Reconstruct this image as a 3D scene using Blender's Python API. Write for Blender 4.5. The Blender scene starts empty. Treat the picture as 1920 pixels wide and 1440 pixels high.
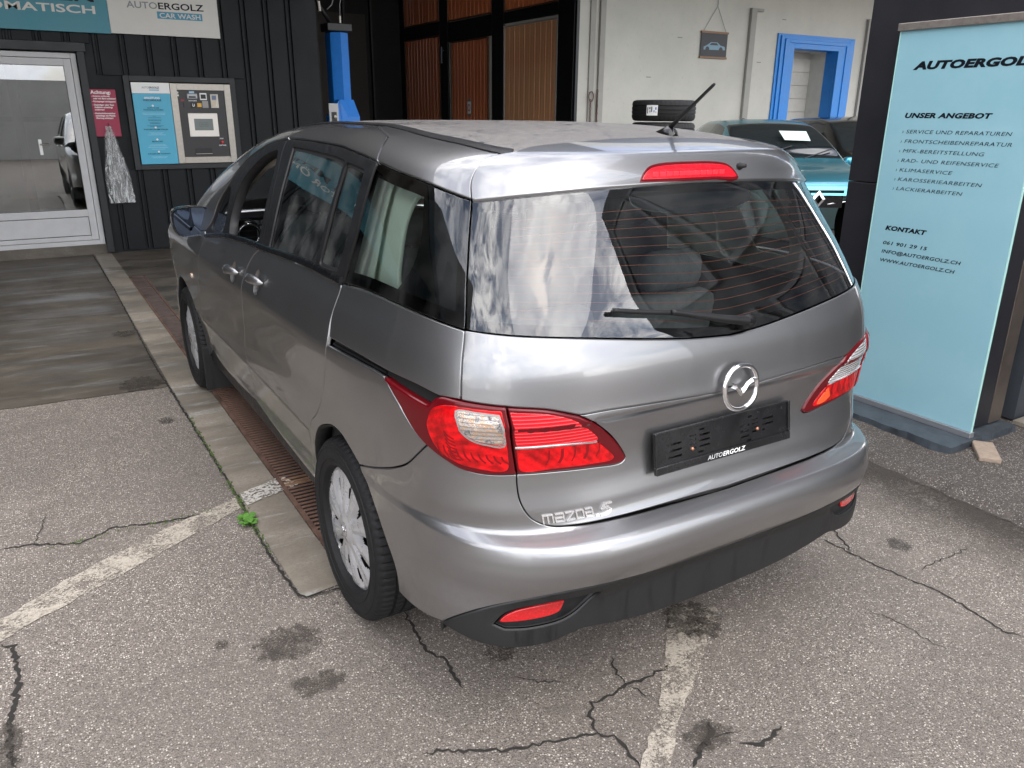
import bpy, bmesh, math, random
import numpy as np
from mathutils import Vector, Matrix
random.seed(4)
scene=bpy.context.scene
# ------------------------------------------------------------------ camera
cd=bpy.data.cameras.new('camera'); cam=bpy.data.objects.new('camera',cd); scene.collection.objects.link(cam); scene.camera=cam
yaw,pitch,roll=map(math.radians,(31.3765,-19.0462,0.4371))
FWD=f=Vector((math.sin(yaw)*math.cos(pitch),math.cos(yaw)*math.cos(pitch),math.sin(pitch)))
r0=Vector((math.cos(yaw),-math.sin(yaw),0)); u0=r0.cross(f)
r_=math.cos(roll)*r0+math.sin(roll)*u0; u_=-math.sin(roll)*r0+math.cos(roll)*u0
mw=Matrix((( r_.x,u_.x,-f.x,-1.58823),(r_.y,u_.y,-f.y,-2.28617),(r_.z,u_.z,-f.z,1.64624),(0,0,0,1)))
cam.matrix_world=mw
cd.sensor_width=36; cd.sensor_fit='HORIZONTAL'; cd.lens=36*1470.63/1920; cd.clip_start=.05; cd.clip_end=500
# ------------------------------------------------------------------ world, sun, exposure
SUN_AZ=math.radians(176); SUN_EL=math.radians(50)
w=bpy.data.worlds.new('World'); scene.world=w; w.use_nodes=True
nt=w.node_tree; nt.nodes.clear()
def wn(t,**k):
    n=nt.nodes.new(t)
    for a,b in k.items(): setattr(n,a,b)
    return n
wo=wn('ShaderNodeOutputWorld'); bg=wn('ShaderNodeBackground'); sky=wn('ShaderNodeTexSky')
sky.sky_type='NISHITA'; sky.sun_disc=False; sky.sun_elevation=SUN_EL; sky.sun_rotation=SUN_AZ; sky.air_density=1.0; sky.dust_density=1.5
tc=wn('ShaderNodeTexCoord'); mp=wn('ShaderNodeMapping'); mp.inputs['Scale'].default_value=(1,1,1.5)
n1=wn('ShaderNodeTexNoise'); n1.inputs['Scale'].default_value=6.5; n1.inputs['Detail'].default_value=9; n1.inputs['Roughness'].default_value=.62; n1.inputs['Distortion'].default_value=.5
n2=wn('ShaderNodeTexNoise'); n2.inputs['Scale'].default_value=2.6; n2.inputs['Detail'].default_value=5
r1=wn('ShaderNodeValToRGB'); r1.color_ramp.elements[0].position=.41; r1.color_ramp.elements[1].position=.56
r1.color_ramp.elements[0].color=(.12,.12,.12,1)
r2=wn('ShaderNodeValToRGB'); r2.color_ramp.elements[0].position=.32; r2.color_ramp.elements[1].position=.68
r2.color_ramp.elements[0].color=(3.6,4.1,5.6,1); r2.color_ramp.elements[1].color=(21.,20.4,19.8,1)
mx=wn('ShaderNodeMix',data_type='RGBA')
L=nt.links.new
L(tc.outputs['Generated'],mp.inputs['Vector']); L(mp.outputs[0],n1.inputs['Vector']); L(mp.outputs[0],n2.inputs['Vector'])
L(n1.outputs[0],r1.inputs[0]); L(n2.outputs[0],r2.inputs[0]); L(r1.outputs[0],mx.inputs['Factor'])
L(sky.outputs[0],mx.inputs['A']); L(r2.outputs[0],mx.inputs['B']); L(mx.outputs['Result'],bg.inputs['Color'])
bg.inputs['Strength'].default_value=.15; L(bg.outputs[0],wo.inputs[0])
sd=bpy.data.lights.new('sun','SUN'); sd.energy=.75; sd.angle=math.radians(52); sd.color=(1,.96,.9)
sun=bpy.data.objects.new('sun',sd); scene.collection.objects.link(sun); sun.location=(-3,-8,12)
sv=Vector((math.sin(SUN_AZ)*math.cos(SUN_EL),math.cos(SUN_AZ)*math.cos(SUN_EL),math.sin(SUN_EL)))
sun.rotation_euler=(-sv).to_track_quat('-Z','Y').to_euler()
vs=scene.view_settings; vs.view_transform='Standard'; vs.look='None'; vs.gamma=1; vs.use_curve_mapping=False; vs.exposure=.97
scene.render.engine='CYCLES'
scene.cycles.max_bounces=8; scene.cycles.transparent_max_bounces=12; scene.cycles.glossy_bounces=5
# ------------------------------------------------------------------ helpers
WL={}   # world location of things
def link(o,parent=None):
    scene.collection.objects.link(o)
    if parent is not None: o.parent=parent
    return o
def tag(o,label=None,cat=None,group=None,kind=None):
    if label: o['label']=label
    if cat: o['category']=cat
    if group: o['group']=group
    if kind: o['kind']=kind
    return o
def thing(name,label,cat,loc=(0,0,0),group=None):
    o=bpy.data.objects.new(name,None); o.empty_display_size=.1; link(o); o.location=loc; WL[o.name]=np.array(loc,float)
    return tag(o,label,cat,group)
def wl(o):
    if o is None: return np.zeros(3)
    return WL.get(o.name,np.zeros(3))
def mesh(name,verts,faces,mat,parent=None,smooth=False,normals=None,auto=None):
    me=bpy.data.meshes.new(name)
    v=np.asarray(verts,float).reshape(-1,3)-wl(parent)
    me.from_pydata(v.tolist(),[],[list(map(int,q)) for q in faces]); 
    for m in (mat if isinstance(mat,(list,tuple)) else [mat]): me.materials.append(m)
    if smooth or normals is not None: me.polygons.foreach_set('use_smooth',[True]*len(me.polygons))
    me.update()
    if normals is not None: me.normals_split_custom_set_from_vertices(np.asarray(normals,float).tolist())
    if auto is not None:
        me.polygons.foreach_set('use_smooth',[True]*len(me.polygons))
        try: me.set_sharp_from_angle(angle=math.radians(auto))
        except Exception: pass
    o=bpy.data.objects.new(name,me); link(o,parent); WL[o.name]=wl(parent)
    return o
class MB:
    """collects boxes, prisms, tubes into one mesh"""
    def __init__(s): s.v=[]; s.f=[]
    def add(s,v,f):
        n=len(s.v); s.v+= [tuple(map(float,p)) for p in v]; s.f+=[[i+n for i in q] for q in f]; return s
    def box(s,a,b,rot=0,c=None,bev=0):
        x0,y0,z0=[min(p,q) for p,q in zip(a,b)]; x1,y1,z1=[max(p,q) for p,q in zip(a,b)]
        if bev:
            e=min(bev,(x1-x0)*.45,(y1-y0)*.45,(z1-z0)*.45); bm=bmesh.new(); bmesh.ops.create_cube(bm,size=1)
            for p in bm.verts: p.co=Vector(((x0+x1)/2+p.co.x*(x1-x0),(y0+y1)/2+p.co.y*(y1-y0),(z0+z1)/2+p.co.z*(z1-z0)))
            bmesh.ops.bevel(bm,geom=bm.edges[:]+bm.verts[:],offset=e,segments=2,affect='EDGES',profile=.5)
            bm.verts.ensure_lookup_table(); bm.verts.index_update()
            v=[tuple(p.co) for p in bm.verts]; f=[[q.index for q in fa.verts] for fa in bm.faces]; bm.free()
        else:
            v=[(x0,y0,z0),(x1,y0,z0),(x1,y1,z0),(x0,y1,z0),(x0,y0,z1),(x1,y0,z1),(x1,y1,z1),(x0,y1,z1)]
            f=[(0,3,2,1),(4,5,6,7),(0,1,5,4),(1,2,6,5),(2,3,7,6),(3,0,4,7)]
        if rot:
            cx,cy=(c or ((x0+x1)/2,(y0+y1)/2)); cs,sn=math.cos(rot),math.sin(rot)
            v=[(cx+(p[0]-cx)*cs-(p[1]-cy)*sn,cy+(p[0]-cx)*sn+(p[1]-cy)*cs,p[2]) for p in v]
        return s.add(v,f)
    def prism(s,poly,d):
        """poly: list of 3-D points (planar), d: extrusion vector"""
        n=len(poly); v=[tuple(p) for p in poly]+[tuple(np.array(p)+np.array(d)) for p in poly]
        f=[list(range(n)),list(range(2*n-1,n-1,-1))]+[[i,i+n,(i+1)%n+n,(i+1)%n] for i in range(n)]
        return s.add(v,f)
    def tube(s,pts,r,n=8,caps=True):
        pts=[np.array(p,float) for p in pts]; rs=r if isinstance(r,(list,tuple)) else [r]*len(pts); v=[];f=[]
        up=None
        for i,p in enumerate(pts):
            t=pts[min(i+1,len(pts)-1)]-pts[max(i-1,0)]; t/=np.linalg.norm(t)+1e-12
            if up is None:
                a=np.array([0,0,1.]) if abs(t[2])<.9 else np.array([1.,0,0]); up=np.cross(t,a)
            up=up-t*(up@t); up/=np.linalg.norm(up); w2=np.cross(t,up)
            for k in range(n):
                a=2*math.pi*k/n; v.append(p+rs[i]*(math.cos(a)*up+math.sin(a)*w2))
        for i in range(len(pts)-1):
            for k in range(n): f.append([i*n+k,i*n+(k+1)%n,(i+1)*n+(k+1)%n,(i+1)*n+k])
        if caps: f.append(list(range(n))[::-1]); f.append([(len(pts)-1)*n+k for k in range(n)])
        return s.add(v,f)
    def lathe(s,prof,c,axis,n=48,mod=None):
        """prof: (radius, along) pairs round axis ('x' or 'z') at centre c"""
        v=[];f=[];m=len(prof)
        for k in range(n):
            a=2*math.pi*k/n
            for j,(r,h) in enumerate(prof):
                if mod: r=mod(r,h,k,j)
                if axis=='x': v.append((c[0]+h,c[1]+r*math.cos(a),c[2]+r*math.sin(a)))
                elif axis=='y': v.append((c[0]+r*math.cos(a),c[1]+h,c[2]+r*math.sin(a)))
                else: v.append((c[0]+r*math.cos(a),c[1]+r*math.sin(a),c[2]+h))
        for k in range(n):
            for j in range(m-1): f.append([k*m+j,((k+1)%n)*m+j,((k+1)%n)*m+j+1,k*m+j+1])
        return s.add(v,f)
    def sheet(s,pts,z=None):
        v=[(p[0],p[1],p[2] if len(p)>2 else z) for p in pts]; return s.add(v,[list(range(len(v)))])
    def build(s,name,mat,parent=None,smooth=False,auto=None): 
        o=mesh(name,s.v,s.f,mat,parent,smooth,auto=auto)
        bm=bmesh.new(); bm.from_mesh(o.data); bmesh.ops.recalc_face_normals(bm,faces=bm.faces); bm.to_mesh(o.data); bm.free()
        return o
def dup(o,parent=None,off=(0,0,0)):
    c=o.copy(); scene.collection.objects.link(c)
    if parent is not None: c.parent=parent
    c.location=Vector(o.location)+Vector(off); return c
# ------------------------------------------------------------------ materials
def srgb(r,g,b): return tuple(((c/255)/12.92 if c/255<=.04045 else ((c/255+.055)/1.055)**2.4) for c in (r,g,b))
def mat(name,col,rough=.5,metal=0,coat=0,coat_r=.03,spec=.5,nscale=0,namt=0,bump=0,bscale=200,ior=1.5,emit=0):
    m=bpy.data.materials.new(name); m.use_nodes=True; t=m.node_tree; b=t.nodes['Principled BSDF']
    b.inputs['Base Color'].default_value=(*col,1); b.inputs['Roughness'].default_value=rough; b.inputs['Metallic'].default_value=metal
    b.inputs['Coat Weight'].default_value=coat; b.inputs['Coat Roughness'].default_value=coat_r; b.inputs['Specular IOR Level'].default_value=spec; b.inputs['IOR'].default_value=ior
    if nscale:
        tcx=t.nodes.new('ShaderNodeTexCoord'); n=t.nodes.new('ShaderNodeTexNoise'); n.inputs['Scale'].default_value=nscale; n.inputs['Detail'].default_value=8; n.inputs['Roughness'].default_value=.65
        mr=t.nodes.new('ShaderNodeMapRange'); mr.inputs['From Min'].default_value=.25; mr.inputs['From Max'].default_value=.75; mr.inputs['To Min'].default_value=1-namt; mr.inputs['To Max'].default_value=1+namt
        mxx=t.nodes.new('ShaderNodeVectorMath'); mxx.operation='SCALE'; mxx.inputs[0].default_value=col
        t.links.new(tcx.outputs['Object'],n.inputs['Vector']); t.links.new(n.outputs[0],mr.inputs[0]); t.links.new(mr.outputs[0],mxx.inputs['Scale']); t.links.new(mxx.outputs[0],b.inputs['Base Color'])
        rr=t.nodes.new('ShaderNodeMapRange'); rr.inputs['From Min'].default_value=.3; rr.inputs['From Max'].default_value=.7; rr.inputs['To Min'].default_value=max(0,rough-.08); rr.inputs['To Max'].default_value=rough+.1
        t.links.new(n.outputs[0],rr.inputs[0]); t.links.new(rr.outputs[0],b.inputs['Roughness'])
    if bump:
        tcx=t.nodes.new('ShaderNodeTexCoord'); n=t.nodes.new('ShaderNodeTexNoise'); n.inputs['Scale'].default_value=bscale; n.inputs['Detail'].default_value=4
        bp=t.nodes.new('ShaderNodeBump'); bp.inputs['Strength'].default_value=bump; bp.inputs['Distance'].default_value=.005
        t.links.new(tcx.outputs['Object'],n.inputs['Vector']); t.links.new(n.outputs[0],bp.inputs['Height']); t.links.new(bp.outputs[0],b.inputs['Normal'])
    return m
class NT:
    """small node-building helper for one material"""
    def __init__(s,name):
        s.m=bpy.data.materials.new(name); s.m.use_nodes=True; s.t=s.m.node_tree; s.b=s.t.nodes['Principled BSDF']; s.tc=s.t.nodes.new('ShaderNodeTexCoord')
    def n(s,ty,ins={},**k):
        x=s.t.nodes.new(ty)
        for a,b in k.items(): setattr(x,a,b)
        for a,b in ins.items():
            if hasattr(b,'is_linked') or isinstance(b,bpy.types.NodeSocket): s.t.links.new(b,x.inputs[a])
            else: x.inputs[a].default_value=b
        return x
    def co(s,scale=(1,1,1),src='Object'): return s.n('ShaderNodeMapping',{'Vector':s.tc.outputs[src],'Scale':scale}).outputs[0]
    def noise(s,scale,detail=6,rough=.6,dist=0,vec=None): return s.n('ShaderNodeTexNoise',{'Vector':vec or s.co(),'Scale':scale,'Detail':detail,'Roughness':rough,'Distortion':dist}).outputs[0]
    def ramp(s,fac,stops):
        x=s.n('ShaderNodeValToRGB',{0:fac}); e=x.color_ramp.elements
        while len(e)<len(stops): e.new(.5)
        for el,(p,c) in zip(e,stops): el.position=p; el.color=(*c,1) if isinstance(c,tuple) else (c,c,c,1)
        return x.outputs[0]
    def mix(s,fac,a,b,mode='MIX'):
        x=s.n('ShaderNodeMix',data_type='RGBA',blend_type=mode)
        for i,v in ((0,fac),(6,a),(7,b)):
            if isinstance(v,bpy.types.NodeSocket): s.t.links.new(v,x.inputs[i])
            else: x.inputs[i].default_value=v if i==0 else ((*v,1) if len(v)==3 else v)
        return x.outputs[2]
    def set(s,**k):
        for a,b in k.items():
            a=a.replace('_',' ')
            if isinstance(b,bpy.types.NodeSocket): s.t.links.new(b,s.b.inputs[a])
            else: s.b.inputs[a].default_value=b
        return s
    def bump(s,h,strength=.3,dist=.004):
        x=s.n('ShaderNodeBump',{'Height':h,'Strength':strength,'Distance':dist}); s.t.links.new(x.outputs[0],s.b.inputs['Normal']); return s
def glass(name,tint,refl=1.0,rough=0,dirt=0,dcol=(.5,.5,.48)):
    m=bpy.data.materials.new(name); m.use_nodes=True; t=m.node_tree; t.nodes.clear()
    o=t.nodes.new('ShaderNodeOutputMaterial'); tr=t.nodes.new('ShaderNodeBsdfTransparent'); tr.inputs[0].default_value=(*tint,1)
    gl=t.nodes.new('ShaderNodeBsdfGlossy'); gl.inputs['Roughness'].default_value=rough; gl.inputs[0].default_value=(.97,.98,1,1)
    fr=t.nodes.new('ShaderNodeFresnel'); fr.inputs[0].default_value=1.52; ml=t.nodes.new('ShaderNodeMath'); ml.operation='MULTIPLY'; ml.inputs[1].default_value=1.8*refl; ml.use_clamp=True
    mi=t.nodes.new('ShaderNodeMixShader'); t.links.new(fr.outputs[0],ml.inputs[0]); t.links.new(ml.outputs[0],mi.inputs[0]); t.links.new(tr.outputs[0],mi.inputs[1]); t.links.new(gl.outputs[0],mi.inputs[2])
    out=mi.outputs[0]
    if dirt:
        df=t.nodes.new('ShaderNodeBsdfDiffuse'); df.inputs[0].default_value=(*dcol,1)
        tcx=t.nodes.new('ShaderNodeTexCoord'); v=t.nodes.new('ShaderNodeTexVoronoi'); v.inputs['Scale'].default_value=55; 
        r=t.nodes.new('ShaderNodeValToRGB'); r.color_ramp.elements[0].position=.03; r.color_ramp.elements[0].color=(1,1,1,1); r.color_ramp.elements[1].position=.07; r.color_ramp.elements[1].color=(0,0,0,1)
        n=t.nodes.new('ShaderNodeTexNoise'); n.inputs['Scale'].default_value=9; n.inputs['Detail'].default_value=6
        r2=t.nodes.new('ShaderNodeMapRange'); r2.inputs['From Min'].default_value=.42; r2.inputs['From Max'].default_value=.75; r2.inputs['To Max'].default_value=.9
        mu=t.nodes.new('ShaderNodeMath'); mu.operation='MULTIPLY'; ad=t.nodes.new('ShaderNodeMath'); ad.operation='MULTIPLY_ADD'; ad.inputs[1].default_value=.16; 
        for nd in (v,n): t.links.new(tcx.outputs['Object'],nd.inputs['Vector'])
        t.links.new(v.outputs['Distance'],r.inputs[0]); t.links.new(n.outputs[0],r2.inputs[0]); t.links.new(r.outputs[0],mu.inputs[0]); t.links.new(r2.outputs[0],mu.inputs[1])
        t.links.new(r2.outputs[0],ad.inputs[0]); t.links.new(mu.outputs[0],ad.inputs[2])
        m3=t.nodes.new('ShaderNodeMath'); m3.operation='MULTIPLY'; m3.inputs[1].default_value=dirt; m3.use_clamp=True; t.links.new(ad.outputs[0],m3.inputs[0])
        m2=t.nodes.new('ShaderNodeMixShader'); t.links.new(m3.outputs[0],m2.inputs[0]); t.links.new(out,m2.inputs[1]); t.links.new(df.outputs[0],m2.inputs[2]); out=m2.outputs[0]
    t.links.new(out,o.inputs[0]); return m
def text(name,s,m,parent,o,ax,ay,height=None,width=None,bold=0,shear=0,ex=.001,font_h=.7,space=1.0,curve=None,align='LEFT'):
    """lettering: o origin (left end of the baseline), ax/ay directions, cap height, total width"""
    cu=bpy.data.curves.new('lettering','FONT'); cu.body=s; cu.size=1; cu.offset=bold; cu.shear=shear; cu.space_character=space; cu.extrude=0; cu.resolution_u=3
    ob=bpy.data.objects.new('tmp',cu); scene.collection.objects.link(ob); dg=bpy.context.evaluated_depsgraph_get(); me=bpy.data.meshes.new_from_object(ob.evaluated_get(dg))
    bpy.data.objects.remove(ob); 
    v=np.array([p.co for p in me.vertices]); 
    if not len(v): return None
    f=[list(p.vertices) for p in me.polygons]; bpy.data.meshes.remove(me)
    v[:,0]-=v[:,0].min(); W=v[:,0].max(); capH=.69
    sy=height/capH if height else (width/W)
    sx=width/W if width else sy*1.0
    ax=np.array(ax,float);ay=np.array(ay,float); nrm=np.cross(ax,ay); nrm/=np.linalg.norm(nrm)
    x=v[:,0]*sx; y=v[:,1]*sy
    if align=='CENTER': x=x-W*sx/2
    if curve: pts=curve(x,y,ex)
    else: pts=np.array(o)[None]+x[:,None]*ax[None]+y[:,None]*ay[None]+nrm[None]*ex
    return mesh(name,pts,f,m,parent)

# ---- body surface: s = signed arc length round the plan from the rear centre, v = height parameter
def _pc(xs, ys):
    """monotone cubic (PCHIP) interpolator"""
    xs=np.array(xs,float); ys=np.array(ys,float); h=np.diff(xs); d=np.diff(ys)/h; m=np.zeros(len(xs))
    for i in range(1,len(xs)-1):
        if d[i-1]*d[i]>0:
            w1=2*h[i]+h[i-1]; w2=h[i]+2*h[i-1]; m[i]=(w1+w2)/(w1/d[i-1]+w2/d[i])
    m[0]=d[0]; m[-1]=d[-1]
    def f(x):
        x=np.clip(np.asarray(x,float),xs[0],xs[-1]); i=np.clip(np.searchsorted(xs,x)-1,0,len(h)-1)
        t=(x-xs[i])/h[i]
        return ((1+2*t)*(1-t)**2*ys[i]+t*(1-t)**2*h[i]*m[i]+t*t*(3-2*t)*ys[i+1]+t*t*(t-1)*h[i]*m[i+1])
    return f
fYc=_pc([.15,.20,.26,.35,.43,.445,.50,.535,.555,.58,.603,.618,.626,.634,.642,.70,.76,.80,.86,.90,.915,.925,.96,1.04,1.10,1.135,1.25,1.40,1.45,1.478,1.50,1.525,1.545],
        [-.78,-.82,-.862,-.878,-.886,-.893,-.932,-.945,-.949,-.948,-.942,-.933,-.912,-.885,-.864,-.846,-.832,-.828,-.833,-.842,-.846,-.852,-.848,-.838,-.820,-.805,-.748,-.668,-.638,-.620,-.614,-.600,-.580])
fA=_pc([.15,.22,.30,.42,.52,.62,.72,.85,.95,1.02,1.08,1.135,1.25,1.36,1.45,1.56,1.62],
       [.80,.84,.866,.872,.875,.872,.872,.873,.868,.858,.842,.822,.788,.75,.715,.675,.65])
fN=_pc([.15,.30,.42,.50,.60,.70,.80,1.0,1.135,1.25,1.40,1.545],[6.6,6.4,6.0,5.0,4.75,5.15,5.25,5.1,5.3,5.1,4.6,4.4])
fzt=_pc([-1,-.5,-.2,0,.4,.8,1.1,1.4,1.8,2.2,2.5,2.8,3.2,3.7],[1.545,1.55,1.565,1.578,1.592,1.592,1.578,1.537,1.430,1.27,1.13,1.06,1.0,.86])
fzb=_pc([-1,.0,.9,1.94,2.4,3.2,3.7],[1.135,1.135,1.12,1.03,1.0,.93,.80])
fzc=_pc([-.9,-.62,-.5,-.4,-.2,.3,1.0,1.4,1.75,2.1,2.45,2.75,3.2,3.7],[1.50,1.555,1.578,1.592,1.606,1.622,1.618,1.60,1.54,1.36,1.18,1.08,1.02,.88])
Y0=.3; YF=2.9; YE=3.66
_w=np.linspace(0,1,3001); _t=_w**2.5/(_w**2.5+(1-_w)**2.5)*np.pi/2
_w2=_w**1.5/(_w**1.5+(1-_w)**1.5)*np.pi/2
_x=.873*np.sin(_t)**(2/5.); _y=Y0-1.133*np.cos(_t)**(2/5.)
_s=np.concatenate([[0],np.cumsum(np.hypot(np.diff(_x),np.diff(_y)))]); S1=float(_s[-1])
_xf=.873*np.cos(_w2)**(2/3.); _yf=YF+(YE-YF)*np.sin(_w2)**(2/3.)
_sf=np.concatenate([[0],np.cumsum(np.hypot(np.diff(_xf),np.diff(_yf)))]); S3=float(_sf[-1]); S2=S1+YF-Y0
def P(s,v):
    s=np.asarray(s,float); v=np.asarray(v,float); s,v0=np.broadcast_arrays(s,v)
    k=np.clip((2.0-v0)/.455,0,1); v=np.minimum(v0,1.545)
    sg=np.where(s<0,-1.,1.); q=np.abs(s)
    t=np.interp(q,_s,_t)
    # nominal y on the reference ring, for the height maps
    yr=np.where(q<S1,Y0-1.133*np.cos(t)**(2/5.),np.where(q<S2,Y0+q-S1,YF+(YE-YF)*np.sin(np.interp(q-S2,_sf,_w2))**(2/3.)))
    zb=fzb(yr); zt=fzt(yr)
    z=np.where(v<.7,v,np.where(v<1.135,.7+(v-.7)*(zb-.7)/.435,zb+(v-1.135)*(zt-zb)/.41))
    # upper part of the rear: real height sets the tumblehome
    a=fA(z)-.072*np.exp(-np.maximum(zt-z,0)/.032)*(v>1.0)
    n=fN(v); Yc=fYc(v)
    x1=a*np.sin(t)**(2/n); y1=Y0-(Y0-Yc)*np.cos(t)**(2/n)
    tf=np.interp(q-S2,_sf,_w2)
    x3=a*np.cos(tf)**(2/3.); y3=YF+(YE-YF-.0*z)*np.sin(tf)**(2/3.)
    x=np.where(q<S1,x1,np.where(q<S2,a,x3)); y=np.where(q<S1,y1,np.where(q<S2,Y0+q-S1,y3))
    x,y=shape(x,y,z,q)
    yt=np.clip(y,Y0,YF-.3); ye=yt+k*(y-yt)
    z=np.where(v0>1.545,z+(fzc(np.maximum(ye,Y0))-z)*(1-k**3.2),z); x=x*k; y=ye
    return np.stack([sg*x,y,z],-1)
def bump(d,w): return np.exp(-(d/w)**2)
def shape(x,y,z,q):
    # front doors taper
    x=x-.03*np.clip((y-2.2)/1.3,0,1)**2
    # lower door and sill tuck in between the wheels
    x=x-.030*np.clip((y-.02)/.30,0,1)*np.clip((3.2-y)/.4,0,1)*(1-1/(1+np.exp(-(.60-z)/.035)))*0-.045*np.clip((y+.02)/.32,0,1)*np.clip((3.2-y)/.4,0,1)/(1+np.exp((z-.56)/.05))
    # shoulder line rising to the lamp, slight hollow under it
    zl=.94+.0*y; x=x+.008*bump(z-zl,.05)*np.clip((q-1.2)/.4,0,1)-.010*bump(z-(.80-.12*np.clip(y,-1,3)*.5),.09)*np.clip((q-1.3)/.5,0,1)
    return x,y
def N(s,v,e=1e-3):
    a=(P(s+e,v)-P(s-e,v)); b=(P(s,v+e)-P(s,v-e)); n=np.cross(b,a); l=np.linalg.norm(n,axis=-1,keepdims=True)
    n=n/np.maximum(l,1e-12); return n   # outward sign fixed by caller

# ================================================================== materials of the place
def asphalt_mat(name,base,light,dark,sc=1.0):
    q=NT(name); wv=q.n('ShaderNodeVectorMath',{0:q.co(),1:q.n('ShaderNodeVectorMath',{0:q.n('ShaderNodeTexNoise',{'Vector':q.co(),'Scale':60.,'Detail':2.}).outputs['Color'],'Scale':.006},operation='SCALE').outputs[0]},operation='ADD').outputs[0]
    v=q.n('ShaderNodeTexVoronoi',{'Vector':wv,'Scale':150.0*sc,'Randomness':1.0}); v2=q.n('ShaderNodeTexVoronoi',{'Vector':wv,'Scale':330.0*sc,'Randomness':1.0})
    sep=q.n('ShaderNodeSeparateColor',{0:v.outputs['Color']}).outputs; sep2=q.n('ShaderNodeSeparateColor',{0:v2.outputs['Color']}).outputs
    big=q.noise(1.1,6,.65,.4); mid=q.noise(6,6,.65); fine=q.noise(300,4,.7)
    c=q.ramp(sep2[0],[(0,dark),(.35,tuple(x*.75 for x in base)),(.7,base),(1,tuple(x*1.35 for x in base))])
    edge=q.ramp(v.outputs['Distance'],[(.30,1.),(.48,0.)])
    chip=q.ramp(sep[0],[(.70,0.),(.74,1.)]); pick=q.n('ShaderNodeMath',{0:edge,1:chip},operation='MULTIPLY').outputs[0]
    c=q.mix(pick,c,q.ramp(sep[1],[(0,tuple(x*.8 for x in light)),(.6,light),(1,tuple(min(.85,x*1.45) for x in light))]))
    c=q.mix(q.ramp(fine,[(.38,.6),(.5,0.)]),c,dark)
    c=q.mix(q.ramp(big,[(.36,.42),(.58,0.)]),c,tuple(x*.50 for x in base))
    c=q.mix(q.ramp(mid,[(.30,.42),(.47,0.)]),c,tuple(x*.55 for x in base))
    c=q.mix(q.ramp(q.noise(2.3,5,.6),[(.56,0.),(.75,.22)]),c,tuple(min(1,x*1.6) for x in base))
    h=q.mix(.5,q.ramp(v.outputs['Distance'],[(0,1.),(.6,0.)]),q.ramp(v2.outputs['Distance'],[(0,1.),(.6,0.)]))
    q.set(Base_Color=c,Roughness=q.ramp(sep[1],[(0,.55),(1,.95)]),Specular_IOR_Level=.4).bump(h,.7,.004); return q.m
M_asph=asphalt_mat('asphalt',(.238,.205,.178),(.60,.55,.48),(.060,.048,.040))
M_asph2=asphalt_mat('old_asphalt',(.105,.089,.078),(.44,.40,.36),(.022,.019,.017))
def concrete_mat(name,base,wet,streak=True):
    q=NT(name); a=q.noise(2.4,8,.66,.6); b=q.noise(1.1,6,.6,.3,q.co((.55,3.0,1))); d=q.noise(90,4)
    c=q.mix(q.ramp(a,[(.32,0.),(.68,1.)]),wet,base); c=q.mix(q.ramp(b,[(.38,.75),(.62,0.)]),c,tuple(x*.55 for x in wet))
    c=q.mix(q.ramp(q.noise(5,6,.7,.4,q.co((.5,2.2,1))),[(.54,0.),(.66,.7)]),c,(base[0]*1.15,base[1]*1.3,base[2]*1.5))
    c=q.mix(q.ramp(d,[(.35,.55),(.55,0.)]),c,tuple(x*.5 for x in base)); c=q.mix(q.ramp(q.noise(260,3,.7),[(.36,.5),(.48,0.)]),c,tuple(x*.45 for x in base))
    q.set(Base_Color=c,Roughness=q.ramp(b,[(.35,.35),(.65,.75)])).bump(d,.25,.002); return q.m
M_conc=concrete_mat('stained_concrete',(.150,.128,.100),(.060,.049,.037))
M_strip=concrete_mat('concrete_strip',(.36,.315,.255),(.23,.20,.158))
M_dark=mat('crack_dirt',(.022,.02,.017),.95,nscale=60,namt=.5)
q=NT('worn_paint'); v=q.n('ShaderNodeTexVoronoi',{'Vector':q.co(),'Scale':150.0}); sep=q.n('ShaderNodeSeparateColor',{0:v.outputs['Color']}).outputs
wr=q.n('ShaderNodeMath',{0:q.noise(9,7,.75),1:q.n('ShaderNodeMath',{0:q.noise(120,4,.7),1:.9},operation='MULTIPLY').outputs[0]},operation='ADD').outputs[0]
q.set(Base_Color=q.mix(q.ramp(sep[0],[(.1,.55),(.5,0.)]),(.46,.41,.34),(.30,.26,.21)),Roughness=.85,Alpha=q.ramp(wr,[(.82,0.),(1.04,.92)])).bump(v.outputs['Distance'],.5,.004); M_line=q.m
q=NT('worn_paint_faint'); v=q.n('ShaderNodeTexVoronoi',{'Vector':q.co(),'Scale':125.0}); sep=q.n('ShaderNodeSeparateColor',{0:v.outputs['Color']}).outputs
wr=q.n('ShaderNodeMath',{0:q.noise(12,6,.75),1:sep[0]},operation='ADD').outputs[0]
q.set(Base_Color=(.50,.47,.42,1),Roughness=.85,Alpha=q.ramp(wr,[(.82,0.),(.92,1.)])); M_line2=q.m
q=NT('oil_stain'); 
q.set(Base_Color=(.055,.046,.038,1),Roughness=.5,Alpha=q.ramp(q.n('ShaderNodeMath',{0:q.noise(22,5,.7),1:q.noise(140,3)},operation='ADD').outputs[0],[(.88,0.),(1.2,.62)])); M_stain=q.m
def rust_mat(name,a,b):
    q=NT(name); q.set(Base_Color=q.ramp(q.noise(9,7,.7),[(.3,a),(.5,tuple((x+y)/2 for x,y in zip(a,b))),(.72,b)]),Roughness=.85,Metallic=.1).bump(q.noise(90,4),.4,.002); return q.m
M_rust=rust_mat('rusty_iron',(.055,.030,.022),(.21,.12,.085)); M_rust2=rust_mat('rusty_iron_bright',(.10,.05,.03),(.34,.20,.12))
M_plate=rust_mat('wet_rusty_plate',(.045,.03,.026),(.13,.095,.08))
def lacq(name,col,**k): return mat(name,col,**k)
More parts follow.
